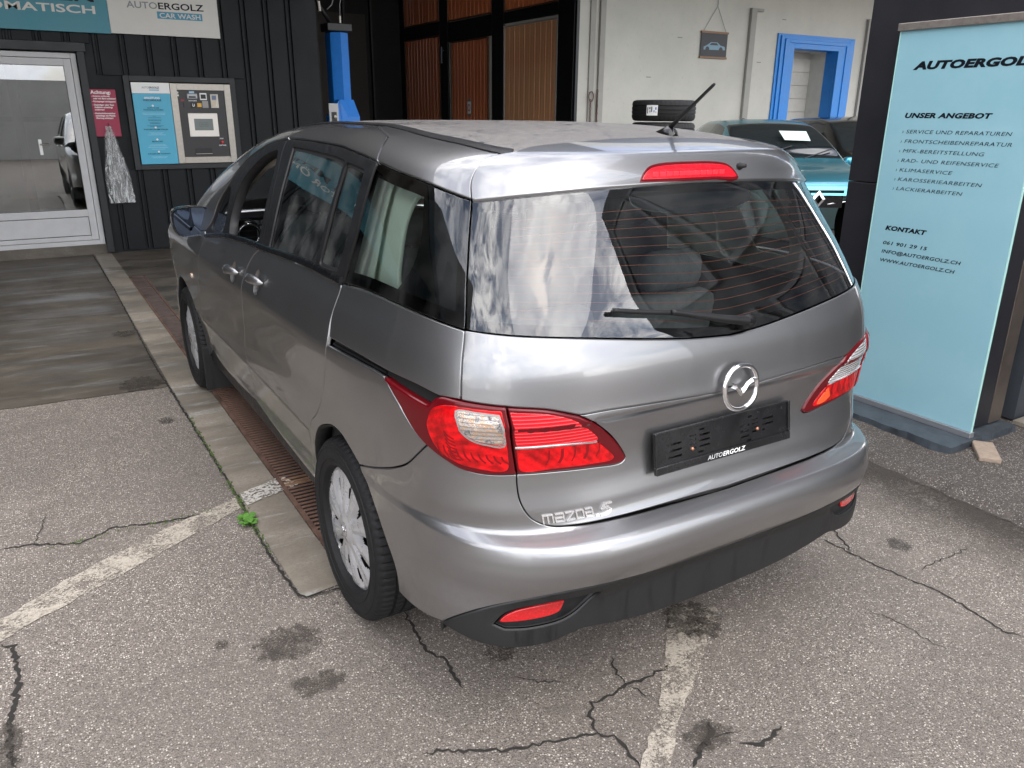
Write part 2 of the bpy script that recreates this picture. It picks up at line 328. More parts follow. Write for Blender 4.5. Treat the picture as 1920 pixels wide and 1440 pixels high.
M_clad=mat('anthracite_sheet',(.0075,.0095,.011),.5,nscale=3,namt=.3,spec=.22)
M_cladd=mat('anthracite_trim',(.010,.012,.014),.5,nscale=4,namt=.2)
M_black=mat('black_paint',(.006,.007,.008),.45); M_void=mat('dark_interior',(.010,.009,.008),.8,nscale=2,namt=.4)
M_alu=mat('grey_door_frame',(.46,.46,.46),.42,nscale=6,namt=.08); M_steel=mat('brushed_steel',(.36,.335,.30),.38,metal=.85,nscale=30,namt=.15)
M_white=mat('white_print',(.80,.80,.78),.5); M_cream=mat('banner_white',(.62,.61,.56),.55,nscale=2,namt=.05)
M_teal=mat('banner_teal',(.055,.235,.295),.5,nscale=2,namt=.06); M_txtd=mat('dark_print',(.004,.006,.010),.5,spec=.2); M_txtg=mat('grey_print',(.22,.23,.24),.5)
M_blueins=mat('instruction_blue',(.07,.39,.56),.4); M_red=mat('warning_red',(.30,.012,.05),.45,nscale=20,namt=.12)
M_pblack=mat('machine_panel',(.022,.021,.022),.4); M_screen=mat('lcd_screen',(.17,.20,.19),.2); M_redb=mat('red_button',(.65,.02,.03),.3,coat=1)
M_blue=mat('lift_blue',(.005,.18,.62),.38,nscale=8,namt=.12); M_dblue=mat('door_frame_blue',(.008,.20,.60),.42,nscale=6,namt=.14)
q=NT('varnished_wood'); st=q.noise(3,5,.6,.2,q.co((1,6,.35)))
q.set(Base_Color=q.ramp(st,[(.3,(.42,.105,.038)),(.55,(.58,.16,.055)),(.75,(.70,.26,.10))]),Roughness=.32,Coat_Weight=.6,Coat_Roughness=.12); M_wood=q.m
q=NT('varnished_wood_pale'); st=q.noise(3,5,.6,.2,q.co((1,6,.35)))
q.set(Base_Color=q.ramp(st,[(.3,(.60,.24,.10)),(.55,(.72,.38,.19)),(.75,(.80,.52,.32))]),Roughness=.30,Coat_Weight=.6,Coat_Roughness=.12); M_wood2=q.m
q=NT('beige_plaster'); a=q.noise(1.2,6,.6); b=q.noise(14,6,.7)
q.set(Base_Color=q.mix(q.ramp(b,[(.30,.35),(.42,0.)]),q.ramp(a,[(.3,(.47,.46,.41)),(.7,(.56,.545,.485))]),(.30,.29,.25)),Roughness=.8).bump(q.noise(60,4),.15,.003); M_beige=q.m
M_pilast=mat('grey_pilaster',(.33,.32,.29),.8,nscale=5,namt=.1); M_block=mat('white_block',(.56,.54,.48),.75,nscale=7,namt=.10,bump=.2,bscale=40)
M_pylon=mat('pylon_black',(.016,.016,.020),.42,nscale=2,namt=.12); M_bronze=mat('bronze_edge',(.17,.14,.12),.35,metal=.7,nscale=20,namt=.15)
q=NT('frosted_glass_sign'); g_=q.n('ShaderNodeSeparateXYZ',{0:q.tc.outputs['Object']}).outputs[2]
q.set(Base_Color=q.mix(q.ramp(q.noise(2.5,6,.65),[(.45,0.),(.75,.25)]),(.275,.50,.57),(.42,.63,.66)),Roughness=.14,Coat_Weight=.6,Coat_Roughness=.03); M_sign=q.m
M_gedge=mat('glass_edge',(.45,.75,.70),.2); M_slate=mat('slate_slab',(.045,.055,.066),.55,nscale=14,namt=.35,bump=.5,bscale=30)
M_block2=mat('weathered_wood',(.30,.235,.18),.8,nscale=30,namt=.25,bump=.3,bscale=80); M_green=mat('weed_leaf',(.085,.22,.03),.5,nscale=60,namt=.3); M_moss=mat('moss',(.06,.10,.02),.9,nscale=120,namt=.5)
M_rubber=mat('tyre_rubber',(.0095,.0095,.010),.7,nscale=30,namt=.35,spec=.35); M_label=mat('tyre_label',(.75,.75,.74),.4)
M_roofing=mat('canopy_boards',(.30,.27,.22),.6,nscale=3,namt=.15); M_facade=mat('neighbour_facade',(.42,.41,.38),.8,nscale=1.2,namt=.15)
M_chrome=mat('chrome',(.82,.82,.83),.08,metal=1)
M_winref=mat('dark_window',(.02,.025,.03),.06)
# ================================================================== ground
def struct(o): o['kind']='structure'; return o
g=MB(); g.sheet([(-90,-90,0),(90,-90,0),(90,90,0),(-90,90,0)]); asph=struct(g.build('asphalt_ground',M_asph))
random.seed(11)
def wob(pts,amp,step,seed=1):
    rr=random.Random(seed); out=[]
    for a,b in zip(pts,pts[1:]):
        a=np.array(a[:2],float); b=np.array(b[:2],float); n=max(1,int(np.linalg.norm(b-a)/step)); d=b-a; nn=np.array([-d[1],d[0]])/(np.linalg.norm(d)+1e-9)
        for i in range(n): out.append(a+d*i/n+nn*rr.uniform(-amp,amp))
    out.append(np.array(pts[-1][:2],float)); return out
edge=wob([(-14,3.05),(-1.9,2.87),(-1.36,2.835),(-1.0,2.82)],.008,.05,3)
g=MB(); g.sheet([(*p,.004) for p in edge]+[(-1.0,3.6,.004),(-1.005,8.46,.004),(-14,8.46,.004)]); struct(g.build('wash_apron_slab',M_conc))
g=MB(); g.sheet([(-.975,.145,.006),(-.80,.165,.006),(-.80,8.46,.006),(-.985,8.46,.006),(-.995,4.5,.006),(-1.0,2.8,.006),(-.985,1.6,.006),(-.985,.8,.006)]); struct(g.build('concrete_edge_strip',M_strip))
g=MB(); g.sheet([(-.64,2.75,.005),(6.0,2.75,.005),(6.0,8.46,.005),(-.64,8.46,.005)]).sheet([(-.80,6.66,.005),(-.64,6.66,.005),(-.64,8.46,.005),(-.80,8.46,.005)])
struct(g.build('workshop_slab',M_conc))
g=MB(); g.sheet([(-.655,.2,.004),(-.55,.2,.004),(-.55,2.75,.004),(-.655,2.75,.004)]); struct(g.build('grate_kerb_slab',M_strip))
# raised asphalt along the sign, with a worn sloping edge
g=MB(); kp=wob([(1.80,-14),(1.80,-2),(1.815,-1),(1.83,-.6),(1.86,-.1),(1.86,1.2),(1.86,8.46)],.012,.04,5); n=len(kp)
v=[(p[0]-.03,p[1],-.001) for p in kp]+[(p[0]+.035,p[1],.034+.006*math.sin(p[1]*9)) for p in kp]+[(40,p[1],.036) for p in kp]
f=[(i,i+n,i+n+1,i+1) for i in range(n-1)]+[(i+n,i+2*n,i+2*n+1,i+n+1) for i in range(n-1)]
struct(mesh('raised_pavement',v,f,M_asph2))
g=MB(); gw=wob([(1.765,-3.5),(1.785,-1),(1.81,-.5),(1.84,.0),(1.84,1.2)],.012,.05,9)
def ribbon(mb,pts,w,z,seed=0,taper=True):
    rr=random.Random(seed); n=len(pts); v=[]
    for i,p in enumerate(pts):
        t=pts[min(i+1,n-1)]-pts[max(i-1,0)]; t=t/(np.linalg.norm(t)+1e-9); nn=np.array([-t[1],t[0]])
        k=(min(1,min(i,n-1-i)/3+.15) if taper else 1)
        a=w*k*rr.uniform(.25,1.0); b=w*k*rr.uniform(.25,1.0); v+=[(*(p+nn*a),z),(*(p-nn*b),z)]
    mb.add(v,[(2*i,2*i+1,2*i+3,2*i+2) for i in range(n-1)])
ribbon(g,gw,.022,.003,4,False)
# cracks, joints, stains
q=NT('gutter_dirt'); xg=q.n('ShaderNodeSeparateXYZ',{0:q.tc.outputs['Object']}).outputs[0]
ga=q.n('ShaderNodeMath',{0:q.ramp(q.n('ShaderNodeMapRange',{0:xg,1:1.30,2:1.83}).outputs[0],[(0,0.),(.45,.25),(.86,.8),(1,.95)]),1:q.ramp(q.n('ShaderNodeMath',{0:q.noise(5,6,.7),1:q.noise(70,4,.7)},operation='ADD').outputs[0],[(.72,.0),(1.05,1.)])},operation='MULTIPLY').outputs[0]
q.set(Base_Color=(.045,.037,.030,1),Roughness=.9,Alpha=ga); gd=MB(); gd.sheet([(1.30,-6,.0042),(1.835,-6,.0042),(1.835,1.3,.0042),(1.30,1.3,.0042)]); struct(gd.build('gutter_dirt',q.m))
cr=dict(
 c1=[(-1.9,1.076),(-1.791,1.058),(-1.626,.971),(-1.503,1.047),(-1.325,.994),(-1.114,.968),(-1.005,1.001)],
 c1b=[(-1.782,1.053),(-1.754,1.195),(-1.736,1.318)],
 c2=[(-1.895,.387),(-1.858,.365),(-1.849,.216),(-1.846,.131),(-1.866,.014),(-1.873,-.1),(-1.855,-.219)],
 c3=[(-.699,-.108),(-.701,-.201),(-.718,-.343),(-.685,-.411),(-.697,-.483),(-.699,-.557)],
 c4=[(-.918,-.731),(-.86,-.744),(-.775,-.799),(-.698,-.841),(-.578,-.872),(-.462,-.913),(-.426,-.939),(-.431,-1.004),(-.436,-1.066)],
 c5=[(-.458,-.908),(-.437,-.849),(-.402,-.807),(-.312,-.808),(-.263,-.797),(-.183,-.803),(-.115,-.8),(-.009,-.795)],
 c5b=[(-.263,-.797),(-.26,-.743),(-.223,-.668)],c5c=[(-.266,-.801),(-.243,-.849),(-.23,-.889)],
 c6=[(-.048,-.75),(.051,-.73),(.146,-.687),(.181,-.619)],
 c7=[(.983,-.509),(.989,-.62),(.995,-.76),(1.017,-.88),(1.037,-.993),(1.026,-1.137),(.999,-1.243),(1.031,-1.295)],
 c7b=[(1.104,-.489),(1.052,-.56),(1.0,-.65)],c8=[(1.119,-.868),(1.21,-.865),(1.303,-.875),(1.435,-.873)],
 c9=[(.713,-.934),(.741,-1.022),(.738,-1.121),(.743,-1.21)],
 c10=[(-.313,-1.139),(-.235,-1.099),(-.173,-1.067),(-.158,-1.04)],c10b=[(-.195,-1.088),(-.116,-1.112)],
 c11=[(-.146,-1.141),(-.109,-1.174),(-.048,-1.176),(.009,-1.156)],c12=[(-.554,-.588),(-.498,-.638),(-.417,-.692)])
wd={'c2':.010,'c4':.0065,'c5':.007,'c6':.010,'c10':.014,'c11':.009,'c3':.007,'c7':.0055,'c1':.0065,'c9':.0025,'c12':.003,'c1b':.003,'c8':.003}
for i,(k,p) in enumerate(cr.items()): ribbon(g,wob(p,.007,.014,i+20),wd.get(k,.005),.003,i)
ribbon(g,wob([(-1.005,8.4),(-.994,6.065),(-1.006,4.566),(-1.02,3.279),(-1.008,2.653),(-.998,1.67),(-.989,1.021),(-1.0,.531),(-.983,.164),(-.96,.138),(-.82,.135)],.0035,.016,77),.008,.0075,8,False)
ribbon(g,wob([(-1.9,5.2),(-1.05,5.0)],.01,.05,78),.004,.0075,9); 
o=g.build('ground_crack',M_dark,asph); o['kind']='stuff'
g=MB()
for c,rx,ry,sd_ in (((-1.09,-.085),.10,.095,1),((-1.07,-.315),.075,.05,2),((-1.87,-.13),.035,.10,3),((-.20,-1.08),.07,.05,4),((.13,-.66),.09,.10,5),((-1.15,2.95),.12,.14,6),((-1.1,4.3),.08,.10,7),((-.52,-.47),.05,.05,8),((1.21,-.72),.04,.05,9),((-1.28,.02),.02,.02,10),((-1.12,2.2),.035,.05,11)):
    rr=random.Random(sd_); pts=[]
    for k in range(40):
        a=2*math.pi*k/40; r=1+rr.uniform(-.22,.22); pts.append((c[0]+rx*r*math.cos(a),c[1]+ry*r*math.sin(a),.0085+.0001*sd_))
    g.sheet(pts)
o=g.build('ground_stain',M_stain,asph); o['kind']='stuff'
def band(name,a,b,z,m,seed):
    A=wob(a,.006,.03,seed); B=wob(b,.006,.03,seed+1); n=min(len(A),len(B))
    A=[A[int(i*(len(A)-1)/(n-1))] for i in range(n)]; B=[B[int(i*(len(B)-1)/(n-1))] for i in range(n)]
    mb=MB(); mb.add([(*p,z) for p in A]+[(*p,z) for p in B],[(i,i+1,i+1+n,i+n) for i in range(n-1)]); return struct(mb.build(name,m))
band('painted_line',[(-2.3,.30),(-1.896,.542),(-1.695,.70),(-1.443,.845),(-1.29,.93),(-1.0,1.06)],[(-2.3,.17),(-1.895,.412),(-1.74,.507),(-1.565,.612),(-1.325,.748),(-1.0,.95)],.0045,M_line,31)
band('painted_line',[(-.975,1.075),(-.758,1.162)],[(-.975,.945),(-.72,1.035)],.0115,M_line2,33)
band('painted_line',[(.119,-.564),(-.072,-.751),(-.247,-.925),(-.448,-1.079)],[(.266,-.65),(-.01,-.848),(-.208,-.973),(-.381,-1.119)],.0045,M_line,35)
# ------------------------------------------------------------------ drain grate
dg=thing('drain_grate','long rusty slotted drain grate in the ground along the left side of the minivan','drain grate',(-.715,1.5,0))
g=MB(); g.box((-.795,.2,-.02),(-.775,2.76,.012)).box((-.655,.2,-.02),(-.637,2.76,.012)); g.build('grate_frame',M_rust,dg)
g=MB(); g.sheet([(-.775,.2,.0065),(-.655,.2,.0065),(-.655,2.76,.0065),(-.775,2.76,.0065)]); g.build('grate_floor',M_black,dg)
bar=None; k=0; y=.22
rr=random.Random(3)
while y<2.74:
    if bar is None:
        g=MB(); g.box((-.774,y-.0075,.007),(-.656,y+.0075,.0135),bev=.002); bar=g.build('grate_bar',M_rust,dg); b0=y
        g=MB(); g.box((-.774,y-.0075,.007),(-.656,y+.0075,.0135),bev=.002); bar2=g.build('grate_bar',M_rust2,dg); bar2.location.y+=.84
    else:
        src=bar2 if (1.02<y<1.16 and rr.random()<.6) or rr.random()<.06 else bar
        c=src.copy(); scene.collection.objects.link(c); c.location=(bar.location.x,bar.location.y+y-b0,bar.location.z)
    y+=.0345
pl=thing('drain_cover','worn rusty steel cover plates over the far end of the drain beyond the front wheel','drain cover',(-.73,4.7,0))
g=MB(); g.box((-.80,2.78,-.01),(-.785,6.66,.012)).box((-.66,2.78,-.01),(-.645,6.66,.012)).box((-.80,6.65,-.01),(-.645,6.67,.012)); g.build('cover_frame',M_rust,pl)
for i in range(6):
    a=2.79+i*.645; g=MB(); g.box((-.783,a,.002),(-.662,a+.63,.009+.001*(i%2)),bev=.002); g.build('cover_plate',M_plate,pl)
# ------------------------------------------------------------------ weed
wd_=thing('weed','small bright green weed growing in the crack beside the concrete strip','weed',(-1.003,.79,.005)); rr=random.Random(8)
for k in range(24):
    a=rr.uniform(0,6.28); l=rr.uniform(.022,.048); c0=np.array([-1.003+rr.uniform(-.012,.012),.79+rr.uniform(-.03,.03),.010]); d=np.array([math.cos(a),math.sin(a),0]); s_=np.array([-d[1],d[0],0])
    P0=[]; 
    for t,wv,h in ((0,.1,0),(.35,.75,.5),(.7,1,.75),(.92,.6,.7),(1,.05,.6)):
        for s in (-1,0,1): P0.append(c0+d*l*t+s_*s*wv*l*.34+np.array([0,0,h*l*.55-(.10*l if s==0 else 0)]))
    F=[(3*i+j,3*i+j+1,3*i+j+4,3*i+j+3) for i in range(4) for j in range(2)]
    mesh('leaf',P0,F,M_green,wd_,smooth=True)
g=MB()
for k in range(240):
    t=rr.random(); y=.5+t*.75 if k<150 else rr.uniform(1.3,2.2); x=-.990+rr.gauss(0,.006)-.004; s=rr.uniform(.002,.005); z=.004+rr.uniform(0,.004)
    g.add([(x-s,y-s,z),(x+s,y-s,z),(x,y+s,z+s),(x+.3*s,y,z+2*s)],[(0,1,3),(1,2,3),(2,0,3)])
for k in range(60):
    x=rr.uniform(-1.75,-1.02); y=.99+rr.gauss(0,.012); s=rr.uniform(.002,.004); g.add([(x-s,y-s,.004),(x+s,y-s,.004),(x,y+s,.006),(x,y,.004+2*s)],[(0,1,3),(1,2,3),(2,0,3)])
tag(g.build('moss',M_moss),'dark green moss growing in the ground cracks','moss',kind='stuff')
# ================================================================== cladding wall of the wash hall (plane y=8.4)
YW=8.4
wa=thing('cladding_wall','anthracite corrugated metal wall of the wash hall behind the minivan','wall',(-2,YW,0))
g=MB(); g.box((-.80,YW+.02,0),(1.96,YW+.2,4.5)).box((-8,YW+.02,2.36),(-.80,YW+.2,4.5)).box((-8,YW+.02,0),(-2.0,YW+.2,2.36)); g.build('backing_sheet',M_clad,wa)
# one standing rib pair and one flat pan, repeated
def cut(x0,x1,openings,zlo,zhi):
    segs=[(zlo,zhi)]
    for (a,b,c,d) in openings:
        if x1>a and x0<b:
            n=[]
            for s,e in segs:
                if d<=s or c>=e: n.append((s,e)); continue
                if c>s: n.append((s,c))
                if d<e: n.append((d,e))
            segs=n
    return segs
ops=[(-.40,.85,.97,2.03),(-2.1,-.80,0,2.36)]
per=.278; x=-7.9; cache={}; k=0
while x<1.70:
    for (z0,z1) in cut(x,x+per,ops,.03,4.05):
        key=(round(z0,2),round(z1,2))
        if key not in cache:
            g=MB(); d=YW+.02
            for (a,b,h) in ((.016,.052,.026),(.072,.274,.036)):
                e=.006; g.add([(x+a,d,z0),(x+a+e,d-h,z0),(x+b-e,d-h,z0),(x+b,d,z0),(x+a,d,z1),(x+a+e,d-h,z1),(x+b-e,d-h,z1),(x+b,d,z1)],[(0,1,5,4),(1,2,6,5),(2,3,7,6),(4,5,6,7),(0,3,2,1)])
            rb=g.build('cladding_sheet',M_clad,wa)
            g=MB()
            for zz in np.arange(z0+.35,z1,1.05): g.lathe([(.0001,-.008),(.008,-.007),(.009,0)],(x+.034,d-.026,zz),'y',8)
            sc=g.build('cladding_screw',M_cladd,wa); cache[key]=(rb,sc,x)
        else:
            for s in cache[key][:2]: c=s.copy(); scene.collection.objects.link(c); c.location.x=s.location.x+x-cache[key][2]
    x+=per
g=MB(); g.box((-.835,YW-.06,.02),(-.76,YW+.02,2.36),bev=.004).box((-2.1,YW-.075,2.26),(-.74,YW+.02,2.355),bev=.004); g.build('door_trim',M_cladd,wa)
g=MB()
for a,b in (((-.40,YW-.055,.97),(-.335,YW+.03,2.03)),((.79,YW-.055,.97),(.855,YW+.03,2.03)),((-.335,YW-.054,1.965),(.79,YW+.031,2.03)),((-.335,YW-.054,.97),(.79,YW+.031,1.03))): g.box(a,b,bev=.004)
g.build('machine_surround',M_cladd,wa)
# step under the door
g=MB(); g.box((-2.6,YW-.02,.0),(-.80,YW+.5,.12)); struct(g.build('door_step',M_conc))
# ------------------------------------------------------------------ banner
bn=thing('banner_sign','long teal and cream AUTOERGOLZ CAR WASH banner sign on the dark cladding above the door','sign',(-2,YW-.04,2.46))
g=MB(); g.box((-7.4,YW-.06,2.462),(-.451,YW-.035,3.25),bev=.003); g.build('teal_panel',M_teal,bn)
g=MB(); g.box((-.449,YW-.06,2.47),(.74,YW-.035,3.25),bev=.003); g.build('cream_panel',M_cream,bn)
yb=YW-.0602
text('lettering','TOR ÖFFNET AUTOMATISCH',M_cream,bn,(-3.35,yb,2.648),(1,0,.004),(0,0,1),.078,2.77,bold=.02)
text('lettering','4 METER VORFAHREN',M_txtd,bn,(-3.35,yb,2.768),(1,0,.004),(0,0,1),.078,2.77,bold=.02)
text('lettering','AUTO',M_txtg,bn,(-.253,yb,2.748),(1,0,.01),(0,0,1),.067,.325,bold=.015)
text('lettering','ERGOLZ',M_txtd,bn,(.082,yb,2.752),(1,0,.01),(0,0,1),.067,.50,bold=.02)
g=MB(); g.box((.060,yb-.001,2.650),(.556,yb+.003,2.726)); g.build('car_wash_tag',mat('tag_teal',(.05,.26,.38),.5),bn)
text('lettering','CAR WASH',M_cream,bn,(.085,yb-.0015,2.662),(1,0,.004),(0,0,1),.05,.45,bold=.02)
# ------------------------------------------------------------------ glazed door
dr=thing('glazed_door','grey framed glass door left of the red warning sign, with a white handle','door',(-1.4,YW,.12))
def frame_box(mb,x0,x1,z0,z1,w,y0,y1,wb=None):
    wb=wb or w
    mb.box((x0,y0,z0),(x0+w,y1,z1),bev=.004).box((x1-w,y0,z0),(x1,y1,z1),bev=.004).box((x0+w,y0+.001,z1-w),(x1-w,y1,z1),bev=.004).box((x0+w,y0+.001,z0),(x1-w,y1,z0+wb),bev=.004)
g=MB(); frame_box(g,-2.08,-.845,.12,2.245,.055,YW-.02,YW+.06); g.build('outer_frame',M_alu,dr)
g=MB(); frame_box(g,-2.02,-.905,.18,2.185,.075,YW-.035,YW+.05,.05); g.box((-1.945,YW-.034,.455),(-.98,YW+.05,.535),bev=.004); g.build('leaf_frame',M_alu,dr)
g=MB(); g.box((-1.945,YW-.02,.235),(-.98,YW+.02,.45),bev=.006); g.build('kick_panel',M_alu,dr)
g=MB(); g.box((-1.948,YW-.024,.228),(-.977,YW-.016,.235)).box((-1.948,YW-.024,.449),(-.977,YW-.016,.456)).box((-.984,YW-.024,.23),(-.977,YW-.016,.455)); g.build('panel_gasket',M_black,dr)
g=MB(); g.box((-1.945,YW-.012,.535),(-.98,YW+.0,2.11)); g.build('pane',glass('door_glass',(.60,.63,.60),2.6,dirt=.35),dr)
g=MB(); frame_box(g,-1.95,-.975,.53,2.115,.009,YW-.018,YW-.008); g.build('glass_gasket',M_black,dr)
h=MB(); h.box((-1.358,YW-.03,1.16),(-1.325,YW-.018,1.33),bev=.006); hp=h.build('handle_plate',M_white,dr)
h=MB(); h.tube([(-1.34,YW-.03,1.275),(-1.34,YW-.075,1.275),(-1.25,YW-.078,1.275)],.009,8); h.build('handle_lever',M_steel,hp)
# room behind the door: wall, floor, something pale
rm=thing('wash_hall_interior','dim grey room seen through the glass door','room',(-1.4,9.5,.1))
g=MB(); g.box((-3,11.4,.1),(.2,11.5,3)).box((-3.1,8.7,.1),(-3,11.5,3)).box((.2,8.7,.1),(.3,11.5,3)); g.build('room_wall',mat('room_wall',(.30,.30,.28),.8),rm)
g=MB(); g.box((-3.1,8.61,3.0),(.3,11.5,3.05)); g.build('room_ceiling',M_clad,rm)
g=MB(); g.box((-3,8.62,.05),(.2,11.5,.1)); g.build('room_floor',mat('room_floor',(.34,.34,.32),.5),rm)
g=MB(); g.box((-1.55,9.6,.1),(-1.45,9.7,3)).box((-2.6,9.9,1.5),(-.9,10,1.56)); g.build('room_post',M_clad,rm)
# ------------------------------------------------------------------ payment machine and instruction board
pm=thing('payment_machine','steel framed black payment machine with a small screen and red stop button','payment machine',(.45,YW,1.05))
x0,x1,z0,z1=.095,.79,1.035,1.955; yf=YW-.05
g=MB(); frame_box(g,x0,x1,z0,z1,.075,yf-.02,yf+.05); g.build('steel_frame',M_steel,pm)
g=MB(); g.box((x0+.07,yf-.004,z0+.07),(x1-.07,yf+.03,z1-.07)); g.build('front_panel',M_pblack,pm)
def pbox(a,b,dd,m,nm,par=pm,bev=.003):
    q_=MB(); q_.box((a[0],yf-.005-dd,a[1]),(b[0],yf-.003,b[1]),bev=bev); return q_.build(nm,m,par)
so=pbox((.262,1.345),(.605,1.620),.012,mat('screen_bezel',(.72,.68,.62),.35,metal=.3),'screen_bezel',bev=.008)
pbox((.325,1.42),(.545,1.555),.014,M_screen,'screen'); 
g=MB()
for q2 in (0,.018): g.box((.385+q2,yf-.0215,1.465+q2),(.485-q2,yf-.0195,1.467+q2)).box((.385+q2,yf-.0215,1.510-q2),(.485-q2,yf-.0195,1.512-q2)).box((.385+q2,yf-.0215,1.465+q2),(.387+q2,yf-.0195,1.512-q2)).box((.483-q2,yf-.0215,1.465+q2),(.485-q2,yf-.0195,1.512-q2))
g.build('screen_frame_line',mat('lcd_line',(.05,.06,.07),.4),pm)
pbox((.275,1.78),(.395,1.845),.02,mat('card_slot',(.32,.33,.34),.35,metal=.5),'card_slot',bev=.01); pbox((.295,1.795),(.375,1.812),.024,M_black,'slot_mouth')
pbox((.305,1.835),(.365,1.87),.012,mat('card_blue',(.35,.5,.6),.4),'card_sticker'); pbox((.425,1.77),(.505,1.85),.006,M_white,'card_logo_sticker'); pbox((.435,1.785),(.495,1.835),.008,M_black,'card_logo_mark')
pbox((.445,1.68),(.515,1.76),.004,mat('grey_sticker',(.3,.29,.27),.5),'grey_sticker'); pbox((.385,1.69),(.435,1.735),.006,mat('amber_sticker',(.75,.42,.06),.5),'amber_sticker')
pbox((.31,1.685),(.37,1.735),.006,M_black,'coin_sticker'); text('lettering','U',M_white,pm,(.328,yf-.012,1.695),(1,0,0),(0,0,1),.032,.025,bold=.03)
pbox((.545,1.68),(.635,1.84),.012,mat('note_reader',(.42,.40,.36),.3,metal=.6),'note_reader'); pbox((.56,1.70),(.61,1.76),.016,mat('note_beige',(.6,.5,.38),.5),'reader_mouth'); pbox((.56,1.775),(.615,1.825),.016,mat('note_blue',(.12,.16,.25),.3),'reader_window')
pbox((.165,1.84),(.185,1.86),.004,M_white,'round_sticker'); pbox((.168,1.81),(.188,1.83),.004,M_white,'round_sticker'); pbox((.20,1.755),(.24,1.775),.006,mat('led_red',(.3,.02,.03),.3),'led_display'); pbox((.225,1.685),(.24,1.74),.004,M_black,'coin_slot')
pbox((.305,1.145),(.50,1.205),.004,M_black,'receipt_tray'); pbox((.305,1.140),(.50,1.150),.02,M_steel,'tray_lip')
g=MB(); g.lathe([(.0001,-.03),(.015,-.028),(.019,-.015),(.019,0)],(.628,yf-.004,1.28),'y',20); g.build('stop_button',M_redb,pm,smooth=True)
text('lettering','STOP',M_white,pm,(.605,yf-.006,1.315),(1,0,0),(0,0,1),.014,.045,bold=.02); text('lettering','QUITTUNG',M_white,pm,(.59,yf-.006,1.235),(1,0,0),(0,0,1),.014,.085,bold=.02); text('lettering','WASH-KARTE',M_white,pm,(.29,yf-.006,1.755),(1,0,0),(0,0,1),.013,.095,bold=.02)
ib=thing('instruction_board','bright blue printed instruction board left of the payment machine','sign',(-.12,YW,1.03))
g=MB(); g.box((-.325,yf-.022,1.035),(.09,yf-.01,1.835),bev=.002); g.build('blue_board',M_blueins,ib)
g=MB(); g.box((-.325,yf-.022,1.836),(.09,yf-.01,1.955),bev=.002); g.build('white_header',M_white,ib)
yi=yf-.0222
def il(s,z,h,wd,m,xc=-.118): text('lettering',s,m,ib,(xc,yi,z),(1,0,0),(0,0,1),h,wd,bold=.02,align='CENTER')
text('lettering','AUTO',M_txtg,ib,(-.215,yi,1.890),(1,0,0),(0,0,1),.021,.075,bold=.01); text('lettering','ERGOLZ',M_txtd,ib,(-.135,yi,1.890),(1,0,0),(0,0,1),.021,.11,bold=.02)
g=MB(); g.box((-.137,yi-.001,1.865),(-.028,yi+.002,1.881)); g.build('header_tag',mat('header_tag',(.25,.5,.65),.5),ib)
il('ANLEITUNG',1.775,.022,.17,M_white); il('WASCHANLAGE',1.750,.022,.20,M_txtd)
for z,s,wd in ((1.668,'AUTO IN DIE',.13),(1.646,'WASCHHALLE FAHREN',.22),(1.425,'WASCHPROGRAMM WÄHLEN',.27),(1.288,'BEZAHLUNG',.12),(1.147,'AUFLADEN DER WASHKARTE',.25)): il(s,z,.014,wd,M_txtd)
pale=mat('pale_print',(.45,.72,.82),.5)
for z,wd in ((1.615,.26),(1.60,.24),(1.392,.16),(1.38,.13),(1.368,.2),(1.255,.17),(1.243,.2),(1.225,.22),(1.205,.15),(1.117,.18),(1.105,.15)): il('mmmmmmmmmmmmmmmmmmmmmm',z,.006,wd,pale)
for z,wd in ((1.58,.03),(1.562,.14),(1.538,.15),(1.528,.14),(1.505,.12),(1.495,.11),(1.472,.18),(1.462,.12)): il('nnnnnnnnnnnnnnnnnnnn',z,.007,wd,M_txtd)
g=MB()
for z in (1.700,1.456,1.318,1.178): g.lathe([(.0001,-.001),(.011,-.001),(.011,.001)],(-.118,yi,z),'y',20)
g.build('step_dot',M_white,ib)
# ------------------------------------------------------------------ warning sign and plastic covers
ws=thing('warning_sign','dark red Achtung warning sign with white text beside the glass door','sign',(-.63,YW-.02,1.35))
g=MB(); g.box((-.765,YW-.032,1.355),(-.495,YW-.022,1.872),bev=.003); g.build('sign_plate',M_red,ws)
yy=YW-.0325
text('lettering','Achtung:',M_white,ws,(-.757,yy,1.822),(1,0,0),(0,0,1),.036,.21,bold=.025)
for z,s,wd,ind in ((1.790,'- Antenne entfernen',.19,0),(1.764,'oder mit Band ankleben!',.235,.016),(1.732,'- Rückspiegel einklappen!',.245,0),(1.695,'- Dachträger oder Taxi-',.225,0),(1.669,'Aufsätze unbedingt',.19,.016),(1.643,'entfernen!',.10,.016),(1.603,'- Heckscheibenwischer',.225,0),(1.577,'unbedingt mit Plastik-',.21,.016),(1.551,'Überzug schützen!',.18,.016)):
    text('lettering',s,M_white,ws,(-.752+ind,yy,z),(1,0,0),(0,0,1),.017,wd,bold=.025)
q=NT('clear_plastic'); nz=q.noise(16,5,.6,1.2,q.co((1.4,1.4,.35)))
q.set(Base_Color=(.75,.77,.76,1),Roughness=.12,Alpha=q.ramp(nz,[(.40,.10),(.56,.26),(.66,.75),(.74,.35)]),Specular_IOR_Level=1.0).bump(nz,.9,.02); M_plast=q.m
pb=thing('plastic_wiper_covers','bundle of clear plastic wiper covers hanging from the red sign','plastic bag',(-.6,YW-.05,.6))
